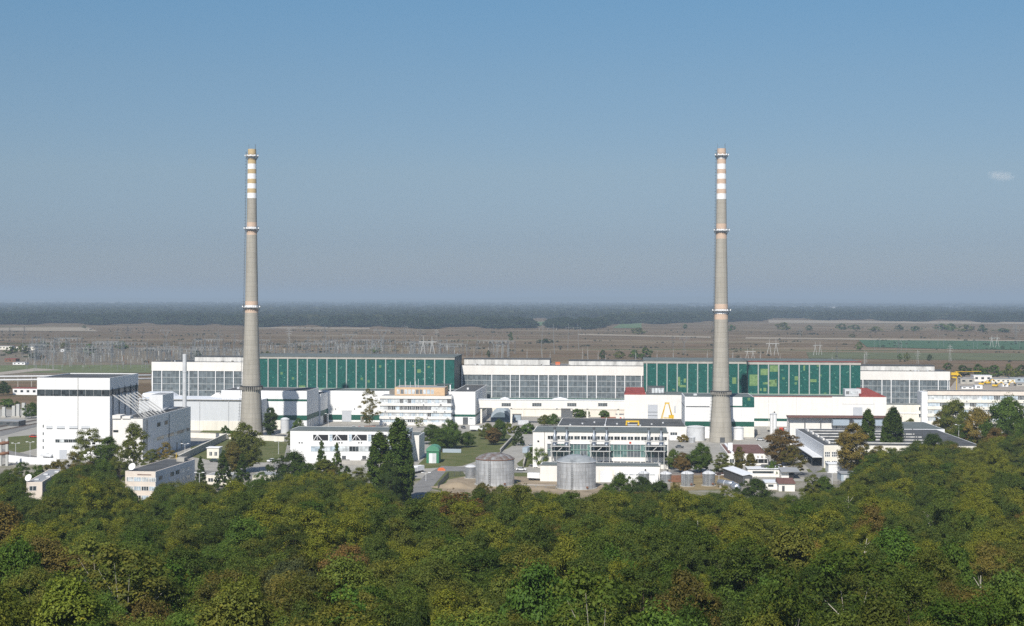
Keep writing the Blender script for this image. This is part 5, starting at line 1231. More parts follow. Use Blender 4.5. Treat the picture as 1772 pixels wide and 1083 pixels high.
for i, (px, py) in enumerate(spots):
    c = G(px, py); lab = 'grey three-legged switchyard gantry hung with insulators, '+('in the open yard behind the tall white block' if px < 260 else 'between the flue and first chimney' if px < 430 else 'behind the first green hall' if px < 800 else 'near the glazed middle hall')
    lab = lab
    grp = 'switchyard gantries '+lab.split(', ')[1]
    sc_ = sr.uniform(.6, 1.2)
    if gp is None: gp = gantry_proto(PYL); gp.location = c; tag(gp, lab, 'gantry', grp); gp.rotation_euler = (0, 0, R(-5))
    else: dup(gp, c, R(sr.choice([-5, -5, -5, 60, 84])), lab, grp, (sc_*sr.uniform(.8, 1.3), sc_, sc_))
# busbar posts
def post_mesh(mat, top):
    m = MB().tube((0, 0, 0), (0, 0, 4.2), .15, mat, 5).tube((0, 0, 4.2), (0, 0, 7.2), .2, top, 6)
    for k in range(3): m.tube((0, 0, 4.6+k*.9), (0, 0, 4.8+k*.9), .34, top, 6)
    return m.mesh('busbar_post')
pm = [post_mesh(PYL, PYLC), post_mesh(PYL, PYL), post_mesh(PYLD, RUST)]
for i in range(300):
    far = i < 190
    px = sr.uniform(45, 420) if far else sr.uniform(440, 880)
    py = sr.triangular(612, 646, 634) if far else sr.uniform(608, 625)
    c = G(px, py)
    o = bpy.data.objects.new('busbar_post', pm[sr.choice([0, 0, 1, 1, 2])]); COL.objects.link(o); o.location = c; s = sr.uniform(.7, 1.5); o.scale = (s, s, s*sr.uniform(.6, 1.5))
    tag(o, 'thin insulator post in the crowded switchyard ' + ('behind the tall white block' if far else 'behind the first green hall'), 'insulator post', 'insulator posts '+('of the open switchyard' if far else 'behind the first green hall'))
# lightning masts, slim and pale, standing over the halls
for i, (px, y1, y0) in enumerate([(1008, 600, 640), (1017, 597, 640), (1035, 606, 640), (1048, 612, 640), (1137, 606, 640), (1165, 603, 640), (1224, 604, 640), (1151, 613, 640), (1268, 604, 640), (1282, 613, 640), (1316, 606, 640), (912, 602, 635), (938, 604, 635), (952, 606, 635), (1100, 604, 640), (1350, 612, 640), (1440, 612, 645), (1496, 606, 640), (868, 596, 632), (820, 604, 632), (760, 598, 630), (300, 590, 630), (160, 592, 630), (122, 594, 635), (92, 596, 640), (350, 592, 625), (365, 586, 622)]):
    c = G(px, y0); h = EYE+ray(px, y1)[1]*c.y
    t = thing('lightning_mast', 'slim pale lightning mast '+('rising behind the glazed middle hall' if 860 < px < 1110 else 'rising behind the second chimney hall' if px >= 1110 else 'rising out of the switchyard'), 'mast', c, 0, 'lightning masts '+('behind the middle hall' if 860 < px < 1110 else 'behind the second chimney hall' if px >= 1110 else 'in the switchyard'))
    m = MB(); lattice(m, (0, 0, 0), (0, 0, h*.8), .7, .22, PYLC, 7, .12); m.build('mast', t); MB().tube((0, 0, h*.8), (0, 0, h), .12, PYLC, 4, .04).build('rod', t)
# ================================================================ TREES
rng = np.random.default_rng(3)
def leaf_mat(name, stuff=False):
    q = NT(name); g = q.n('NewGeometry'); isl = g.outputs['Random Per Island']; oi = q.n('ObjectInfo')
    if stuff:
        gn = q.math('FRACT', q.math('ADD', q.math('MULTIPLY', q.math('SUBTRACT', q.noise(q.scaled(oi.outputs['Location'], .018, .018, 0), 1.0, 2), .25), 2.0), q.math('MULTIPLY', oi.outputs['Random'], .35)))
        base = q.ramp(gn, [(0, (.034, .060, .012)), (.16, (.060, .078, .014)), (.32, (.048, .072, .018)), (.45, (.085, .098, .016)), (.58, (.040, .060, .016)), (.72, (.062, .074, .018)), (.80, (.085, .098, .018)), (.91, (.080, .064, .022)), (.93, (.034, .052, .014))], 'CONSTANT')
    else: base = oi.outputs['Color']
    base = q.mix(1.0, base, (2.05, 1.98, 1.6), 'MULTIPLY')
    c = q.mix(1.0, base, q.ramp(isl, [(0, (.62, .66, .62)), (.5, (1, 1, 1)), (.86, (1.25, 1.20, 1.05)), (.985, (1.4, 1.25, .95)), (1, (1.7, 1.2, .75))]), 'MULTIPLY')
    cl = q.noise(q.objc(), .33, 2)
    c = q.mix(.8, c, q.ramp(cl, [(.3, (.72, .80, .76)), (.5, (1, 1, 1)), (.7, (1.32, 1.14, .95))]), 'MULTIPLY')
    q.t.nodes.remove(q.b)
    d = q.n('BsdfDiffuse'); tr = q.n('BsdfTranslucent'); mx = q.n('MixShader'); gl = q.n('BsdfGlossy', i_Roughness=.55); m2 = q.n('MixShader')
    q.link(c, d.inputs[0]); q.link(c, tr.inputs[0]); mx.inputs[0].default_value = .36
    q.link(d.outputs[0], mx.inputs[1]); q.link(tr.outputs[0], mx.inputs[2])
    gl.inputs[0].default_value = (.5, .5, .5, 1); m2.inputs[0].default_value = .012
    q.link(mx.outputs[0], m2.inputs[1]); q.link(gl.outputs[0], m2.inputs[2]); q.link(m2.outputs[0], q.out.inputs[0])
    return q.m
LEAF, LEAFS = leaf_mat('leaf'), leaf_mat('leaf_mixed', True)
def leaf_mesh(name, pts, nrm, size, mat, aspect=.62):
    """one small bent-free quad per leaf spray, numpy-fast"""
    n = len(pts); a = rng.normal(size=(n, 3)); nn = nrm+rng.normal(size=(n, 3))*.55
    nn /= np.linalg.norm(nn, axis=1)[:, None]+1e-9
    u = np.cross(nn, a); u /= np.linalg.norm(u, axis=1)[:, None]+1e-9; v = np.cross(nn, u)
    s = (size*rng.uniform(.6, 1.45, n))[:, None]
    q = np.stack([pts-u*s, pts-v*s*aspect, pts+u*s, pts+v*s*aspect], 1).reshape(-1, 3)
    me = bpy.data.meshes.new(name); me.vertices.add(4*n); me.vertices.foreach_set('co', q.astype(np.float32).ravel())
    me.loops.add(4*n); me.loops.foreach_set('vertex_index', np.arange(4*n, dtype=np.int32))
    me.polygons.add(n); me.polygons.foreach_set('loop_start', np.arange(0, 4*n, 4, dtype=np.int32)); me.polygons.foreach_set('loop_total', np.full(n, 4, np.int32))
    me.materials.append(mat); me.update(calc_edges=True); me.validate(); return me
def crown_broad(seed, W=4.6, H=8.0, z0=2.2, ncl=46, per=150, size=.2, open_=.35, cr=1.25, shape='round'):
    r = np.random.default_rng(seed); P_, N_ = [], []; centers = []
    lob = r.uniform(0, 6.28, 4)
    for k in range(ncl):
        for _ in range(40):
            th = r.uniform(0, 2*np.pi); t = r.uniform(0, 1)
            if shape == 'round': prof = math.sin(math.pi*min(1, .12+.86*t)**.8)**.65
            elif shape == 'column': prof = min(1, .35+2.4*t)*(1-t**3.2)**.5
            elif shape == 'cone': prof = (1-t)**.85
            elif shape == 'oval': prof = math.sin(math.pi*(.08+.86*t))**.75
            la = .25 if shape in ('column', 'cone') else 1.5
            lobe = 1+la*(.20*math.sin(2*th+lob[0])+.14*math.sin(3*th+lob[1])+.12*math.sin(5*t*3+th+lob[2]))
            rad = W*prof*lobe*(r.uniform(.35, 1) if r.random() < .35 else r.uniform(.72, 1.06))
            c = np.array([rad*math.cos(th), rad*math.sin(th), z0+H*t])
            if all(np.linalg.norm(c-o) > cr*open_*1.9 for o in centers): break
        centers.append(c)
        k_ = cr*r.choice([r.uniform(.35, .7), r.uniform(.65, 1.2), r.uniform(.8, 1.25)]); m = int(per*r.uniform(.6, 1.3))
        d = r.normal(size=(m, 3)); d /= np.linalg.norm(d, axis=1)[:, None]; d[:, 2] = np.where(d[:, 2] < -.35, -d[:, 2]*.5, d[:, 2])
        rr = k_*r.uniform(.45, 1.12, m)[:, None]*np.array([1.0, 1.0, 1.9 if shape == 'column' else .92])
        out = c-np.array([0, 0, z0+H*.4]); out = out/(np.linalg.norm(out)+1e-6)
        P_.append(c+d*rr); N_.append(d+out*.5+np.array([0, 0, .35]))
    return np.concatenate(P_), np.concatenate(N_), centers
def trunk_mesh(name, centers, H, r0, bark, z0):
    m = MB(); top = Vector((.2, .1, z0+H*.55))
    m.tube((0, 0, -1.2), (0, 0, z0*.7), r0, bark, 8, r0*.8, True).tube((0, 0, z0*.7), top, r0*.8, bark, 7, r0*.3, True)
    for c in centers[::max(1, len(centers)//14)]:
        s = Vector((0, 0, z0*.7)).lerp(top, random.uniform(.1, .9)); m.tube(s, Vector(c)*.96, r0*.3, bark, 4, r0*.07)
    return m.mesh(name)
VAR = {}
def variant(kind, i, **k):
    bark = k.pop('bark', BARK); r0 = k.pop('r0', .22)
    pts, nrm, cen = crown_broad(100+i*7+hash(kind) % 1 + len(kind)*13, **k)
    me = leaf_mesh('crown', pts, nrm, k.get('size', .2), LEAF)
    rad = np.hypot(pts[:, 0], pts[:, 1]); weff = float(np.percentile(rad, 96)); heff = float(np.percentile(pts[:, 2], 99.2))
    VAR.setdefault(kind, []).append((me, trunk_mesh('trunk', cen, k['H'], r0, bark, k['z0']), weff, heff))
for i in range(6): variant('broad', i, W=random.uniform(3.6, 4.6), H=random.uniform(7.6, 10), z0=1.6, ncl=random.choice([64, 76, 88]), per=480, size=.098, cr=random.uniform(.95, 1.3), open_=random.uniform(.35, .6))
for i in range(3): variant('locust', i, W=4.4, H=9.4, z0=1.8, ncl=76, per=430, size=.09, cr=1.1, open_=.5)
for i in range(2): variant('round', i, W=4.3, H=6.8, z0=1.3, ncl=110, per=330, size=.125, cr=1.15)
for i in range(2): variant('poplar', i, W=2.2, H=20, z0=.8, ncl=190, per=140, size=.22, cr=.8, shape='column', r0=.35)
for i in range(2): variant('spruce', i, W=3.9, H=12, z0=.5, ncl=120, per=90, size=.2, cr=.75, shape='cone', r0=.22)
for i in range(2): variant('birch', i, W=3.9, H=12, z0=2.0, ncl=70, per=90, size=.18, cr=1.2, shape='oval', bark=BARKP, r0=.2)
for i in range(2): variant('oval', i, W=3.4, H=11, z0=1.5, ncl=130, per=250, size=.14, cr=1.15, shape='oval', r0=.28)
for i in range(2): variant('bush', i, W=2.8, H=2.9, z0=.2, ncl=34, per=110, size=.2, cr=.85, r0=.1)
for i in range(2): variant('far', i, W=4.6, H=7.5, z0=1.0, ncl=34, per=34, size=.62, cr=1.3)
NAMES = {'broad': 'broadleaf_tree', 'locust': 'broadleaf_tree', 'round': 'broadleaf_tree', 'oval': 'broadleaf_tree', 'poplar': 'poplar_tree', 'spruce': 'spruce_tree', 'birch': 'birch_tree', 'bush': 'bush', 'far': 'field_tree'}
CATS = {'poplar': 'poplar', 'spruce': 'spruce', 'birch': 'birch', 'bush': 'bush'}
def tree(kind, x, y, z, w, h, col, label, group=None, i=None):
    vs = VAR[kind]; me, tm, W, H = vs[(i if i is not None else random.randrange(99)) % len(vs)]
    r = thing(NAMES[kind] if 'slope' not in label else 'broadleaf_tree', label, CATS.get(kind, 'tree') if 'slope' not in label else 'tree', (x, y, z), random.uniform(0, 6.28), group)
    r.scale = (w/(2*W), w/(2*W), h/H)
    for nm, m_ in (('crown', me), ('trunk', tm)):
        o = bpy.data.objects.new(nm, m_); COL.objects.link(o); o.parent = r; o.color = tuple(col)+(1,)
    return r
C = {'dark green': (.026, .043, .011), 'deep green': (.036, .060, .012), 'mid green': (.044, .074, .017), 'olive green': (.062, .074, .018), 'yellow-green': (.082, .096, .019), 'fresh green': (.054, .080, .019), 'russet': (.084, .060, .026), 'brownish olive': (.072, .066, .021), 'grey-green': (.052, .068, .034), 'ochre': (.105, .086, .026)}
# ---- trees inside the plant: px, y top, y base, width px, kind, colour, where
PT = [
 (155, 744, 826, 72, 'broad', 'olive green', 'big tree in front of the tall white block door'), (186, 757, 830, 42, 'oval', 'deep green', 'tree at the corner of the tall white block'), (232, 734, 815, 36, 'oval', 'olive green', 'tall tree before the annex white front'), (208, 775, 850, 46, 'broad', 'olive green', 'tree under the annex corner'), (178, 800, 870, 60, 'broad', 'deep green', 'tree beside the low cream building'), (128, 785, 850, 48, 'broad', 'brownish olive', 'tree at the entrance canopy'), (288, 766, 812, 36, 'broad', 'ochre', 'low tree under the annex shaded wall'), (262, 778, 820, 44, 'broad', 'olive green', 'spreading tree under the annex shaded wall'), (96, 797, 820, 34, 'bush', 'brownish olive', 'bush at the slatted white wall'),
 (424, 733, 818, 50, 'oval', 'olive green', 'tall tree in front of the first chimney'), (402, 765, 822, 32, 'oval', 'brownish olive', 'tree leaning against the taller one before the first chimney'),
 (347, 790, 846, 21, 'spruce', 'dark green', 'young spruce beside the small office'), (386, 780, 848, 31, 'spruce', 'dark green', 'spruce left of the pair under the first chimney'), (419, 786, 850, 33, 'spruce', 'dark green', 'spruce right of the pair under the first chimney'),
 (505, 783, 848, 72, 'round', 'dark green', 'dense round tree under the braced white building'), (556, 765, 845, 28, 'spruce', 'deep green', 'first of two spruces before the braced openings'), (583, 769, 850, 28, 'spruce', 'deep green', 'second of two spruces before the braced openings'), (562, 796, 862, 46, 'oval', 'olive green', 'pale leafy tree between the two spruces'), (600, 808, 872, 40, 'spruce', 'dark green', 'low spruce in front of the concrete apron'), (538, 812, 872, 40, 'broad', 'mid green', 'tree under the round dark tree'),
 (656, 752, 868, 36, 'poplar', 'deep green', 'shorter poplar of the dark pair'), (689, 727, 872, 40, 'poplar', 'deep green', 'taller poplar of the dark pair'), (705, 762, 872, 20, 'poplar', 'deep green', 'slim poplar hugging the tall pair'), (712, 803, 826, 16, 'bush', 'mid green', 'small bush by the poplar foot'), (675, 800, 880, 50, 'broad', 'dark green', 'dark tree under the poplar pair'),
 (639, 674, 741, 38, 'birch', 'brownish olive', 'thin browning birch before the link block'), (747, 735, 768, 42, 'round', 'deep green', 'bushy tree under the office block corner'), (778, 728, 776, 46, 'round', 'mid green', 'bushy tree before the office end'), (764, 745, 780, 44, 'round', 'deep green', 'front tree of the clump by the green hut'), (808, 748, 774, 28, 'round', 'deep green', 'end tree of the clump by the green hut'), (725, 722, 740, 18, 'birch', 'yellow-green', 'spindly yellowing sapling before the office block'),
 (843, 733, 760, 26, 'round', 'olive green', 'yellowish bush by the red and white van'), (864, 727, 763, 32, 'round', 'deep green', 'tree under the raised walkway'), (854, 740, 770, 26, 'oval', 'russet', 'russet tree beside the central lawn'), (897, 737, 771, 20, 'spruce', 'dark green', 'blue-dark spruce at the service lane'), (880, 732, 750, 24, 'bush', 'olive green', 'bush behind the russet lawn tree'), (913, 733, 750, 32, 'bush', 'mid green', 'hedge bush before the raised walkway'), (942, 718, 737, 22, 'round', 'olive green', 'small tree left of the black workshop roof'), (957, 716, 738, 22, 'round', 'mid green', 'small tree touching the black workshop roof'),
 (985, 675, 698, 28, 'broad', 'brownish olive', 'tree top poking above the raised walkway'), (1002, 708, 722, 36, 'bush', 'deep green', 'wide bush beneath the raised walkway'), (1046, 710, 722, 24, 'bush', 'mid green', 'round bush beneath the raised walkway'),
 (931, 769, 808, 38, 'round', 'fresh green', 'bright tree at the generator building corner'), (468, 706, 757, 28, 'oval', 'dark green', 'dark pine right beside the first chimney'), (516, 724, 752, 24, 'broad', 'mid green', 'small tree behind the braced white building'), (504, 742, 775, 20, 'broad', 'olive green', 'tree at the braced white building corner'), (389, 736, 750, 14, 'bush', 'deep green', 'bush at the white storage hall foot'), (400, 745, 757, 22, 'bush', 'mid green', 'second bush at the white storage hall foot'),
 (1213, 768, 818, 48, 'round', 'deep green', 'dense tree left of the brown-roofed building'), (1183, 784, 818, 36, 'round', 'russet', 'russet tree beside the generator building'), (1166, 778, 812, 28, 'round', 'fresh green', 'bright tree at the generator building end'), (1250, 784, 822, 42, 'broad', 'olive green', 'loose tree before the brown-roofed building'), (1279, 774, 820, 22, 'oval', 'brownish olive', 'conical tree before the brown-roofed building'), (1299, 785, 820, 22, 'oval', 'brownish olive', 'smaller conical tree before the brown-roofed building'), (1183, 752, 765, 20, 'bush', 'ochre', 'ochre bush near the second chimney foot'),
 (1352, 744, 806, 54, 'oval', 'russet', 'big russet tree on the yard lane'), (1372, 772, 822, 50, 'broad', 'brownish olive', 'spreading tree under the big russet one'), (1335, 798, 824, 24, 'bush', 'mid green', 'bush at the foot of the russet tree'),
 (1502, 711, 800, 24, 'poplar', 'deep green', 'first slim poplar before the saw-tooth roof'), (1534, 724, 805, 18, 'poplar', 'deep green', 'thin poplar beside the tallest one'), (1546, 708, 805, 30, 'poplar', 'dark green', 'tallest poplar before the saw-tooth roof'),
 (1474, 734, 822, 52, 'oval', 'ochre', 'yellowing tree at the saw-tooth workshop front'), (1497, 770, 822, 44, 'broad', 'olive green', 'tree beside the yellowing workshop tree'), (1520, 772, 825, 50, 'broad', 'brownish olive', 'tree under the slim poplars'), (1565, 776, 825, 50, 'broad', 'grey-green', 'tree behind the tallest poplar'), (1613, 752, 822, 44, 'oval', 'dark green', 'dark pointed tree before the saw-tooth roof'), (1650, 770, 830, 50, 'broad', 'brownish olive', 'tree hiding the workshop end'), (1576, 724, 738, 18, 'round', 'olive green', 'small tree by the passage building'),
 (1652, 694, 768, 66, 'round', 'olive green', 'broad tree before the office wing, first of the row'), (1692, 708, 790, 70, 'round', 'ochre', 'yellow-brown spreading tree before the office wing'), (1745, 690, 800, 84, 'round', 'mid green', 'largest green tree before the office wing'), (1722, 742, 805, 44, 'oval', 'russet', 'russet tree under the largest green one'), (1770, 702, 815, 60, 'broad', 'deep green', 'tree cut by the picture edge'), (1668, 735, 790, 46, 'broad', 'deep green', 'dark tree under the office wing row'), (1765, 760, 830, 60, 'broad', 'olive green', 'lower tree at the picture edge'), (1740, 782, 842, 60, 'broad', 'olive green', 'tree under the russet one at the far right'), (1706, 762, 832, 50, 'broad', 'brownish olive', 'tree beside the workshop right corner'), (1630, 712, 760, 30, 'oval', 'brownish olive', 'narrow tree at the office wing corner'),
 (1305, 829, 880, 56, 'round', 'dark green', 'dark round tree before the yard sheds'), (1076, 820, 880, 50, 'round', 'deep green', 'dense tree right of the grey-domed tank'), (1110, 826, 884, 52, 'round', 'dark green', 'dark tree under the slender silver tank'), (1140, 834, 890, 60, 'round', 'dark green', 'dark brownish tree under the silver tanks'), (1426, 826, 880, 54, 'round', 'deep green', 'dark round tree before the grey garage'), (1405, 822, 880, 50, 'broad', 'olive green', 'loose tree right of the brown-roofed hut'),
 (1170, 838, 880, 30, 'bush', 'brownish olive', 'bush in the tank yard'), (905, 846, 872, 30, 'bush', 'mid green', 'bush between the two big tanks'), (940, 850, 876, 34, 'bush', 'olive green', 'bush left of the grey-domed tank'), (980, 853, 880, 40, 'bush', 'fresh green', 'bush below the grey-domed tank'), (770, 850, 884, 40, 'broad', 'yellow-green', 'yellowing tree at the end of the tank yard'), (806, 852, 884, 40, 'broad', 'fresh green', 'bright tree below the earth mound'), (745, 855, 890, 40, 'broad', 'ochre', 'yellow-brown tree at the service road mouth'), (836, 836, 868, 34, 'round', 'brownish olive', 'bush at the foot of the rust-roofed tank'), (868, 840, 872, 34, 'round', 'olive green', 'second bush at the foot of the rust-roofed tank'), (302, 836, 905, 82, 'broad', 'olive green', 'broad tree covering the small office flank'), (224, 848, 908, 40, 'round', 'deep green', 'dark tree at the small office front corner'), (100, 822, 890, 60, 'broad', 'mid green', 'tree hiding the low cream building flank'), (1610, 772, 838, 60, 'broad', 'olive green', 'tree before the saw-tooth workshop middle'), (1540, 784, 840, 56, 'broad', 'olive green', 'loose tree under the tallest poplar'), (452, 818, 882, 46, 'broad', 'mid green', 'tree right of the low cream pavilion'), (530, 802, 872, 56, 'broad', 'deep green', 'tree before the dense round dark tree'), (622, 810, 880, 50, 'broad', 'olive green', 'tree between the spruces and the poplars'), (590, 822, 885, 54, 'broad', 'mid green', 'tree below the two braced-building spruces'), (20, 812, 862, 48, 'broad', 'olive green', 'tree at the near end of the slatted wall'), (70, 806, 842, 40, 'bush', 'deep green', 'wide bush behind the low cream building'), (490, 838, 885, 44, 'broad', 'fresh green', 'bright tree at the pavilion corner'), (1050, 838, 884, 40, 'broad', 'mid green', 'tree at the right foot of the grey-domed tank'), (1255, 842, 884, 36, 'broad', 'yellow-green', 'yellowing tree in front of the horizontal tanks'), (6, 660, 684, 22, 'round', 'dark green', 'dark tree at the far left edge by the white and red building'), (14, 690, 704, 40, 'bush', 'mid green', 'bush row behind the bare columns'), (55, 697, 724, 26, 'round', 'deep green', 'tree between the bare columns and the tall white block'), (38, 800, 850, 40, 'broad', 'deep green', 'tree before the slatted white wall'), (12, 815, 870, 50, 'broad', 'deep green', 'tree at the left edge by the big dish'),
]
for (px, yt, yb, w, kind, col, lab) in PT:
    c = G(px, yb); h = EYE+ray(px, yt)[1]*c.y; k = c.y/FPX
    art = lab if any(k_ in lab for k_ in ('russet', 'ochre', 'yellow', 'dark', 'bright', 'brown')) else col+' '+lab
    tree(kind, c.x, c.y, -.05, w*k*1.08, h, tuple(v*1.05 for v in C[col]), art)
plant_xy = [(G(p[0], p[2]).x, G(p[0], p[2]).y, p[3]*.19/2) for p in PT]
# ---- lone field trees behind the plant
FT = [(1043, 606, 622, 14), (1117, 602, 622, 22), (1487, 592, 606, 14), (1569, 610, 624, 10), (1609, 613, 624, 11), (884, 575, 590, 8), (1557, 612, 622, 8), (1356, 558, 571, 26), (1400, 563, 572, 14), (1457, 560, 571, 20), (1480, 562, 571, 22), (1515, 565, 573, 30), (1557, 562, 572, 16), (1585, 564, 573, 18), (1645, 560, 573, 26), (1672, 562, 574, 26), (1700, 562, 575, 20), (1735, 568, 575, 30), (1266, 562, 573, 14), (1105, 567, 578, 24), (1044, 556, 566, 16), (1186, 561, 569, 12), (1630, 560, 572, 26), (1475, 578, 584, 14), (943, 586, 593, 26), (146, 563, 568, 8), (210, 590, 604, 26), (40, 595, 612, 26), (60, 610, 622, 30), (20, 600, 613, 20), (155, 596, 615, 28), (110, 593, 602, 14), (340, 607, 620, 22), (75, 590, 604, 18), (1098, 606, 620, 30), (1072, 608, 620, 24), (1666, 632, 652, 26), (1692, 630, 652, 26), (1720, 632, 652, 30), (1745, 630, 652, 26), (1768, 632, 652, 26), (1640, 628, 640, 20), (1702, 640, 655, 20), (1757, 638, 655, 22), (1735, 598, 604, 6), (1749, 600, 605, 5), (650, 600, 612, 16), (462, 608, 620, 18), (845, 606, 618, 8)]
near_lab = lambda px: ('behind the open switchyard' if px < 430 else 'behind the first green hall' if px < 860 else 'beyond the glazed middle hall' if px < 1120 else 'beyond the patched green hall' if px < 1480 else 'in the fields above the office wing')
for i, (px, yt, yb, w) in enumerate(FT):
    c = G(px, yb); h = EYE+ray(px, yt)[1]*c.y; k = c.y/FPX
    cn = ['dark green', 'deep green', 'mid green', 'olive green'][i % 4]
    sz = 'tall ' if yb-yt > 15 else 'low spreading ' if w > 22 else 'small '
    tree('far', c.x, c.y, -.05, w*k*1.1, h, C[cn], sz+cn+' field tree '+near_lab(px), 'field trees '+near_lab(px)+sz+cn)
# ================================================================ THE WOODED SLOPE
SK = [(-200, 840), (0, 815), (30, 838), (48, 864), (66, 866), (92, 850), (106, 812), (150, 792), (196, 818), (214, 862), (240, 872), (262, 858), (280, 836), (340, 836), (380, 846), (430, 838), (470, 828), (520, 818), (570, 812), (620, 826), (660, 850), (700, 876), (722, 868), (745, 852), (790, 862), (830, 850), (900, 848), (960, 858), (1030, 860), (1060, 846), (1100, 850), (1200, 850), (1280, 858), (1340, 862), (1385, 862), (1410, 846), (1450, 848), (1490, 806), (1515, 778), (1560, 764), (1640, 762), (1690, 772), (1712, 750), (1772, 740), (1980, 730)]
sky_y = lambda px: float(np.interp(px, [s[0] for s in SK], [s[1] for s in SK]))
wr = random.Random(21)
LAND = [(60, 'below the low cream building'), (190, 'below the tall white block'), (300, 'below the small office'), (430, 'below the first chimney'), (590, 'below the braced white building'), (720, 'below the dark poplar pair'), (860, 'below the rust-roofed tank'), (1000, 'below the grey-domed tank'), (1130, 'below the slender silver tank'), (1270, 'below the second chimney'), (1400, 'below the yard sheds'), (1560, 'below the slim poplars'), (1690, 'below the saw-tooth workshop'), (9999, 'below the office wing trees')]
def weight_col(px, t):
    w = {'dark green': 1.6, 'deep green': 2.4, 'mid green': 3, 'olive green': 3.4, 'yellow-green': .6, 'fresh green': 1.1, 'russet': .2, 'brownish olive': 1.1, 'grey-green': 1.2, 'ochre': .3}
    if px < 350: w['russet'] *= 1.5; w['brownish olive'] *= 1.5
    if 820 < px < 1020 and t < .4: w['yellow-green'] *= 2; w['fresh green'] *= 2
    if px > 1450 and t < .5: w['brownish olive'] *= 2; w['olive green'] *= 1.5; w['yellow-green'] *= .4
    return wr.choices(list(w), list(w.values()))[0]
cand = []
y = 128.0
while y < 900:
    sp = 7.6+.6*min(1, y/400)
    half = (990+90)/FPX*y+6
    x = -half+wr.uniform(0, sp)
    while x < half:
        xx, yy = x+wr.uniform(-.38, .38)*sp, y+wr.uniform(-.38, .38)*sp
        big = wr.betavariate(1.4, 1.8); h = 7.8+9.0*big
        px, pt = proj(xx, yy, tz(xx, yy)+h)
        wd_ = 7.6+11*wr.betavariate(1.5, 2)*(.45+.75*big)
        if pt-4 < sky_y(px):
            # shrink small trees to fit under the skyline at the wood edge
            for f in (.8, .62, .48):
                px, pt = proj(xx, yy, tz(xx, yy)+h*f)
                if pt-4 >= sky_y(px): h *= f; wd_ *= max(.6, f); break
            else: x += sp; continue
            if yy > 545 and px < 1440: x += sp; continue
        ok = all((xx-a)**2+(yy-b_)**2 > (r*.8)**2 for a, b_, r in plant_xy)
        # keep clear of buildings on the slope foot
        if ok and not (205 < px < 345 and yy > 532) and not (40 < px < 112 and yy > 520):
            if not (yy > 620 and 1372 < px < 1706 and yy > 640): cand.append((xx, yy, h, wd_, px, pt))
        x += sp
    y += sp*.87
# those largest in view become individual trees, the rest one mass
vis = [c for c in cand if -70 < c[4] < 1842 and c[5] < 1110]
vis.sort(key=lambda c: -(c[3]/c[1]))
NI = 225
indiv = set(id(c) for c in vis[:NI]); 
rowname = lambda py: 'front' if py > 1000 else 'lower' if py > 950 else 'middle' if py > 905 else 'upper'
seen = {}; placed = []
for c in vis[:NI]:
    xx, yy, h, w, px, pt = c
    t = (pt-850)/230
    col = weight_col(px, 1-t)
    if placed and wr.random() < .5:   # kinds grow in groves
        col = min(placed, key=lambda q: (q[0][0]-xx)**2+(q[0][1]-yy)**2)[1]
    placed.append((c, col))
for c, col in placed:
    xx, yy, h, w, px, pt = c
    kind = wr.choice(['broad', 'broad', 'broad', 'locust', 'locust', 'locust', 'locust', 'round', 'oval', 'birch'])
    size = 'tall' if h > 12.8 else 'low' if h < 10.2 else 'medium'
    look = {'broad': 'full', 'locust': 'feathery', 'round': 'dense', 'oval': 'upright', 'birch': 'slender'}[kind]
    land = next(s for lim, s in LAND if px < lim)
    lab = f'{rowname(pt)} slope {size} {look} {col} tree {land}'
    if lab in seen:
        near = sorted((q for q in placed if q[0] is not c), key=lambda q: (q[0][0]-xx)**2+(q[0][1]-yy)**2)[:4]
        lab0 = f'{rowname(pt)} slope {look} {col} tree {land}'
        for q in near:
            l2 = f'{lab0}, beside {q[1]} one'
            if l2 not in seen: lab = l2; break
    seen[lab] = 1
    if kind in ('oval', 'birch'): w *= .8; h *= 1.12
    v = C[col]; j = wr.uniform(.68, 1.28); jj = wr.uniform(.93, 1.07)
    tree(kind, xx, yy, tz(xx, yy)-.1, w, h, (v[0]*j*jj, v[1]*j/jj, v[2]*j), lab, 'trees of the wooded slope')
rest = [c for c in cand if id(c) not in indiv and not (c in vis[:NI])]
print('WOOD', len(cand), len(vis), len(rest))
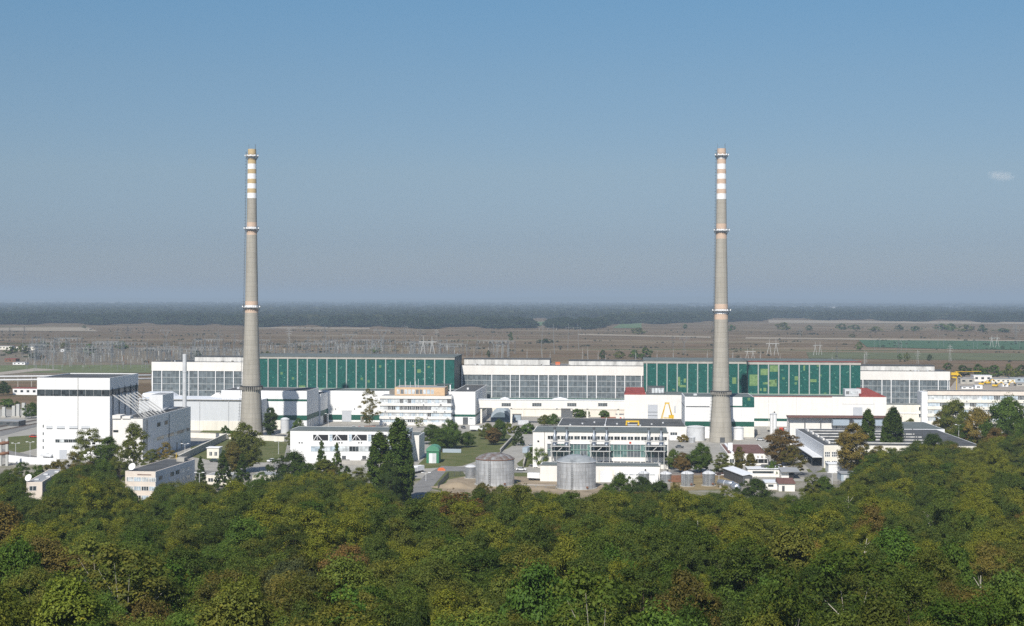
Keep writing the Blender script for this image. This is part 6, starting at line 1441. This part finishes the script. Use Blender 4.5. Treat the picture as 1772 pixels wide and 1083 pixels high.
def scatter(name, pts, scl, rot, metas, mat, realize=False):
    """one object: a point mesh that carries leaf crowns by geometry nodes"""
    me = bpy.data.meshes.new(name); me.from_pydata(pts, [], []); 
    a = me.attributes.new('scl', 'FLOAT_VECTOR', 'POINT'); a.data.foreach_set('vector', np.array(scl, np.float32).ravel())
    a = me.attributes.new('rz', 'FLOAT_VECTOR', 'POINT'); a.data.foreach_set('vector', np.array(rot, np.float32).ravel())
    a = me.attributes.new('pick', 'INT', 'POINT'); a.data.foreach_set('value', np.array([i % len(metas) for i in range(len(pts))], np.int32))
    o = bpy.data.objects.new(name, me); COL.objects.link(o)
    ng = bpy.data.node_groups.new(name, 'GeometryNodeTree')
    ng.interface.new_socket('Geometry', in_out='INPUT', socket_type='NodeSocketGeometry'); ng.interface.new_socket('Geometry', in_out='OUTPUT', socket_type='NodeSocketGeometry')
    N, L = ng.nodes, ng.links
    gi, go = N.new('NodeGroupInput'), N.new('NodeGroupOutput')
    join = N.new('GeometryNodeGeometryToInstance')
    for src in metas[::-1]:
        oi = N.new('GeometryNodeObjectInfo'); oi.inputs['Object'].default_value = src; oi.inputs['As Instance'].default_value = False; oi.transform_space = 'ORIGINAL'
        L.new(oi.outputs['Geometry'], join.inputs[0])
    iop = N.new('GeometryNodeInstanceOnPoints'); iop.inputs['Pick Instance'].default_value = True
    L.new(gi.outputs[0], iop.inputs['Points']); L.new(join.outputs[0], iop.inputs['Instance'])
    def attr(n, t):
        x = N.new('GeometryNodeInputNamedAttribute'); x.data_type = t; x.inputs[0].default_value = n; return x.outputs[0]
    L.new(attr('pick', 'INT'), iop.inputs['Instance Index'])
    e = N.new('FunctionNodeEulerToRotation'); L.new(attr('rz', 'FLOAT_VECTOR'), e.inputs[0]); L.new(e.outputs[0], iop.inputs['Rotation'])
    L.new(attr('scl', 'FLOAT_VECTOR'), iop.inputs['Scale'])
    sm = N.new('GeometryNodeSetMaterial'); sm.inputs['Material'].default_value = mat
    L.new(iop.outputs[0], sm.inputs[0]); L.new(sm.outputs[0], go.inputs[0])
    md = o.modifiers.new('scatter', 'NODES'); md.node_group = ng
    return o
crowns = {}
for o in bpy.data.objects:
    if o.name.startswith('crown') and o.parent: crowns.setdefault(o.data.name, o)
src = [crowns[v[0].name] for k in ('broad', 'locust') for v in VAR[k] if v[0].name in crowns]
o = scatter('woodland_mass', [(c[0], c[1], tz(c[0], c[1])-.1) for c in rest], [(c[3]/9.4, c[3]/9.4, c[2]/10.2) for c in rest], [(0, 0, wr.uniform(0, 6.28)) for _ in rest], src, LEAFS)
tag(o, 'mixed broadleaf wood covering the upper slope and plant edge', None, None, 'stuff')
# undergrowth between the trunks
und = []
for _ in range(1500):
    yy = wr.uniform(118, 545); xx = wr.uniform(-1, 1)*(.36*yy+8)
    px, pt = proj(xx, yy, tz(xx, yy)+2.5)
    if pt > sky_y(px)+2 and not (205 < px < 345 and yy > 515): und.append((xx, yy, tz(xx, yy)-.2))
bsrc = [crowns[v[0].name] for v in VAR['bush'] if v[0].name in crowns]
o = scatter('undergrowth', und, [(wr.uniform(.8, 1.6),)*2+(wr.uniform(.6, 1.3),) for _ in und], [(0, 0, wr.uniform(0, 6.28)) for _ in und], bsrc, LEAFS)
tag(o, 'bushy undergrowth filling the gaps between the trees of the slope', None, None, 'stuff')
# ---- far forest: canopy of leaf crowns, many km away
fr = random.Random(9); fp, fs_, fr_ = [], [], []
edge = lambda px: float(np.interp(px, [0, 150, 300, 440, 640, 760, 870, 1010, 1060, 1240, 1330, 1500, 1772], [561, 559, 561, 563, 565, 566, 567, 567, 562, 556, 552, 553, 557]))
for _ in range(13000):
    px = fr.uniform(-60, 1832); ed_ = edge(px)+1.6*math.sin(px*.045)+1.1*math.sin(px*.11+2)+.9*math.sin(px*.023+4); py = fr.uniform(524+1.5*math.sin(px*.006+1), ed_) if fr.random() < .8 else ed_-fr.random()**2*4
    gap = math.sin(px*.011+py*1.9)+math.sin(px*.027-py*.8+2)+.7*math.sin(px*.005+py*.55+1)
    if gap > 1.05 and ed_-py > 1.5: continue
    if 880 < px < 1040 and 552.5 < py < 566: continue
    if 860 < px < 1040 and 556 < py < 566 and fr.random() < .8: continue
    if py < 534 and px > 1180 and 528.5+(px-1180)*.006 < py < 533+(px-1180)*.006: continue
    c = G(px, py); s = (.9+.00013*c.y)*fr.uniform(.8, 1.5)
    fp.append((c.x, c.y, -1.5)); fs_.append((s*2.2, s*2.2, min(2.6, s*1.45)*fr.uniform(.75, 1.2))); fr_.append((0, 0, fr.uniform(0, 6.28)))
far_src = [crowns[v[0].name] for v in VAR['far'] if v[0].name in crowns]
def far_leaf():
    q = NT('far_leaf'); oi = q.n('ObjectInfo'); g = q.n('NewGeometry')
    ln = q.noise(q.scaled(oi.outputs['Location'], .0011, .0016, 0), 1.0, 3); f = q.math('ADD', q.math('MULTIPLY', oi.outputs['Random'], .3), q.math('MULTIPLY', q.math('SUBTRACT', ln, .3), 1.75))
    c = q.ramp(f, [(.1, (.014, .026, .014)), (.4, (.028, .042, .017)), (.6, (.022, .038, .02)), (.85, (.065, .075, .030)), (1, (.10, .095, .045))])
    c = q.mix(1.0, c, q.ramp(g.outputs['Random Per Island'], [(0, (.7, .7, .7)), (1, (1.25, 1.25, 1.2))]), 'MULTIPLY')
    q.link(c, q.b.inputs['Base Color']); q.b.inputs['Roughness'].default_value = .9; q.b.inputs['Specular IOR Level'].default_value = .1; return q.m
o = scatter('far_forest', fp, fs_, fr_, far_src, far_leaf()); tag(o, 'hazy dark forest belt filling the plain to the horizon', None, None, 'stuff')
sheet('pale_river_strip', [G(1150, 531, 1), G(1900, 537, 1), G(1900, 534.5, 1), G(1150, 529, 1)], 1.5, plain('pale_sand', (.42, .38, .32), .9, .1, .0005))
sheet('pale_river_strip', [G(30, 522.8, 1), G(440, 524.3, 1), G(440, 523.0, 1), G(30, 521.6, 1)], 1.5, plain('pale_sand', (.42, .38, .32)))
scr = []
for _ in range(330):
    px = fr.uniform(-40, 1812); py = fr.triangular(566, 632, 572); n_ = fr.choice([1, 1, 2, 5, 9])
    for k in range(n_):
        c = G(px+k*fr.uniform(3, 8), py+k*fr.uniform(-.15, .15)); scr.append((c.x, c.y, -.3))
o = scatter('field_scrub', scr, [(lambda s_: (s_*1.3, s_*1.3, s_))(fr.uniform(.10, .34)) for _ in scr], [(0, 0, fr.uniform(0, 6.28)) for _ in scr], far_src, bpy.data.materials['far_leaf']); tag(o, 'low scrub and weeds dotted over the brown fields', None, None, 'stuff')
hl = MB(); hx = [-24000+480*i for i in range(101)]
hz = [max(2, 62+34*math.sin(x*.00023+1)+22*math.sin(x*.0006)+8*math.sin(x*.0021)) for x in hx]
hl.add([(x, 27000, -1) for x in hx]+[(x, 30500, z) for x, z in zip(hx, hz)]+[(x, 36000, -1) for x in hx], [(r_*101+i, r_*101+i+1, (r_+1)*101+i+1, (r_+1)*101+i) for r_ in range(2) for i in range(100)], plain('far_hill_scrub', (.11, .12, .07), .95, .2, .0004), True)
tag(hl.build('hills'), kind='structure')
# ---- bare dead branches standing out of the wood
def snag(px, py, Y, h, lean, seed, label):
    p = P(px, py, Y); r = random.Random(seed); g = tz(p.x, Y)
    t = thing('dead_tree', label, 'tree', (p.x, Y, g-.1), 0, 'bare pale dead trees'); top = Vector((lean, r.uniform(-.5, .5), p.z-g))
    m = MB(); mid = top*.55+Vector((r.uniform(-.4, .4), 0, 0)); m.tube((0, 0, 0), mid, .17, BARKP, 6, .11, True).tube(mid, top, .11, BARKP, 5, .03, True); m.build('trunk', t)
    for k in range(6):
        f = r.uniform(.5, .95); a = Vector((0, 0, 0)).lerp(mid, f*2) if f < .5 else mid.lerp(top, (f-.5)*2)
        b_ = a+Vector((r.uniform(-1.6, 1.6), r.uniform(-.8, .8), r.uniform(.3, 1.8))); MB().tube(a, b_, .06, BARKP, 4, .02).build('branch', t)
snag(1606, 882, 330, 13, 0, 1, 'bare pale upright snag above the wood on the right'); snag(1400, 922, 255, 12, -2.2, 2, 'leaning bare pale snag under the yard sheds'); snag(690, 900, 300, 12, -1.8, 3, 'slanting bare snag under the dark poplar pair'); snag(1478, 930, 245, 12, 2, 4, 'bare forked snag halfway down the slope'); snag(1465, 858, 400, 12, .5, 5, 'thin bare snag near the grey garage'); snag(1690, 995, 190, 11, .6, 6, 'bare branchy snag low at the lower right'); snag(1216, 900, 300, 12, -1, 7, 'thin bare snag under the second chimney')
# ================================================================ HAZE AND CLOUD
def haze():
    q = NT('haze_air'); q.t.nodes.remove(q.b); v = q.n('VolumePrincipled')
    v.inputs['Color'].default_value = HAZE_COL+(1,); v.inputs['Density'].default_value = HAZE_D; v.inputs['Anisotropy'].default_value = HAZE_G
    q.link(v.outputs[0], q.out.inputs['Volume']); return q.m
HAZE_COL, HAZE_D, HAZE_G = (.72, .87, 1.0), 1.08e-4, .12
o = MB().box(-26000, 26000, -400, 52000, -1, 165, None).build('haze') if False else None
m = haze(); o = MB().box(-26000, 26000, -400, 52000, -1.2, 165, m).build('haze'); tag(o, 'thin blue-grey summer haze over the plain', None, None, 'stuff')
def cloud():
    q = NT('cloud_vapour'); q.t.nodes.remove(q.b); v = q.n('VolumePrincipled'); o = q.objc()
    ln = q.n('VectorMath', operation='LENGTH'); q.link(q.scaled(o, 1/240, 1/160, 1/90), ln.inputs[0])
    n = q.noise(q.scaled(o, 1, 1, 1.3), .006, 5, .6)
    d = q.math('SUBTRACT', q.math('MULTIPLY', q.math('SUBTRACT', 1.0, ln.outputs['Value']), 1.2), q.math('MULTIPLY', q.math('SUBTRACT', n, .42), 2.6))
    d = q.math('MULTIPLY', q.math('MAXIMUM', d, 0), .0026); v.inputs['Anisotropy'].default_value = -.45
    q.link(d, v.inputs['Density']); v.inputs['Color'].default_value = (1, .98, .96, 1); q.link(v.outputs[0], q.out.inputs['Volume']); return q.m
c = P(1733, 305, 20000); o = MB().lathe([(.1, -110), (200, -80), (320, -10), (240, 70), (.1, 110)], cloud(), 24).build('cloud'); o.location = c
tag(o, 'single tiny pale cloud low in the clear sky', 'cloud', None, 'structure')
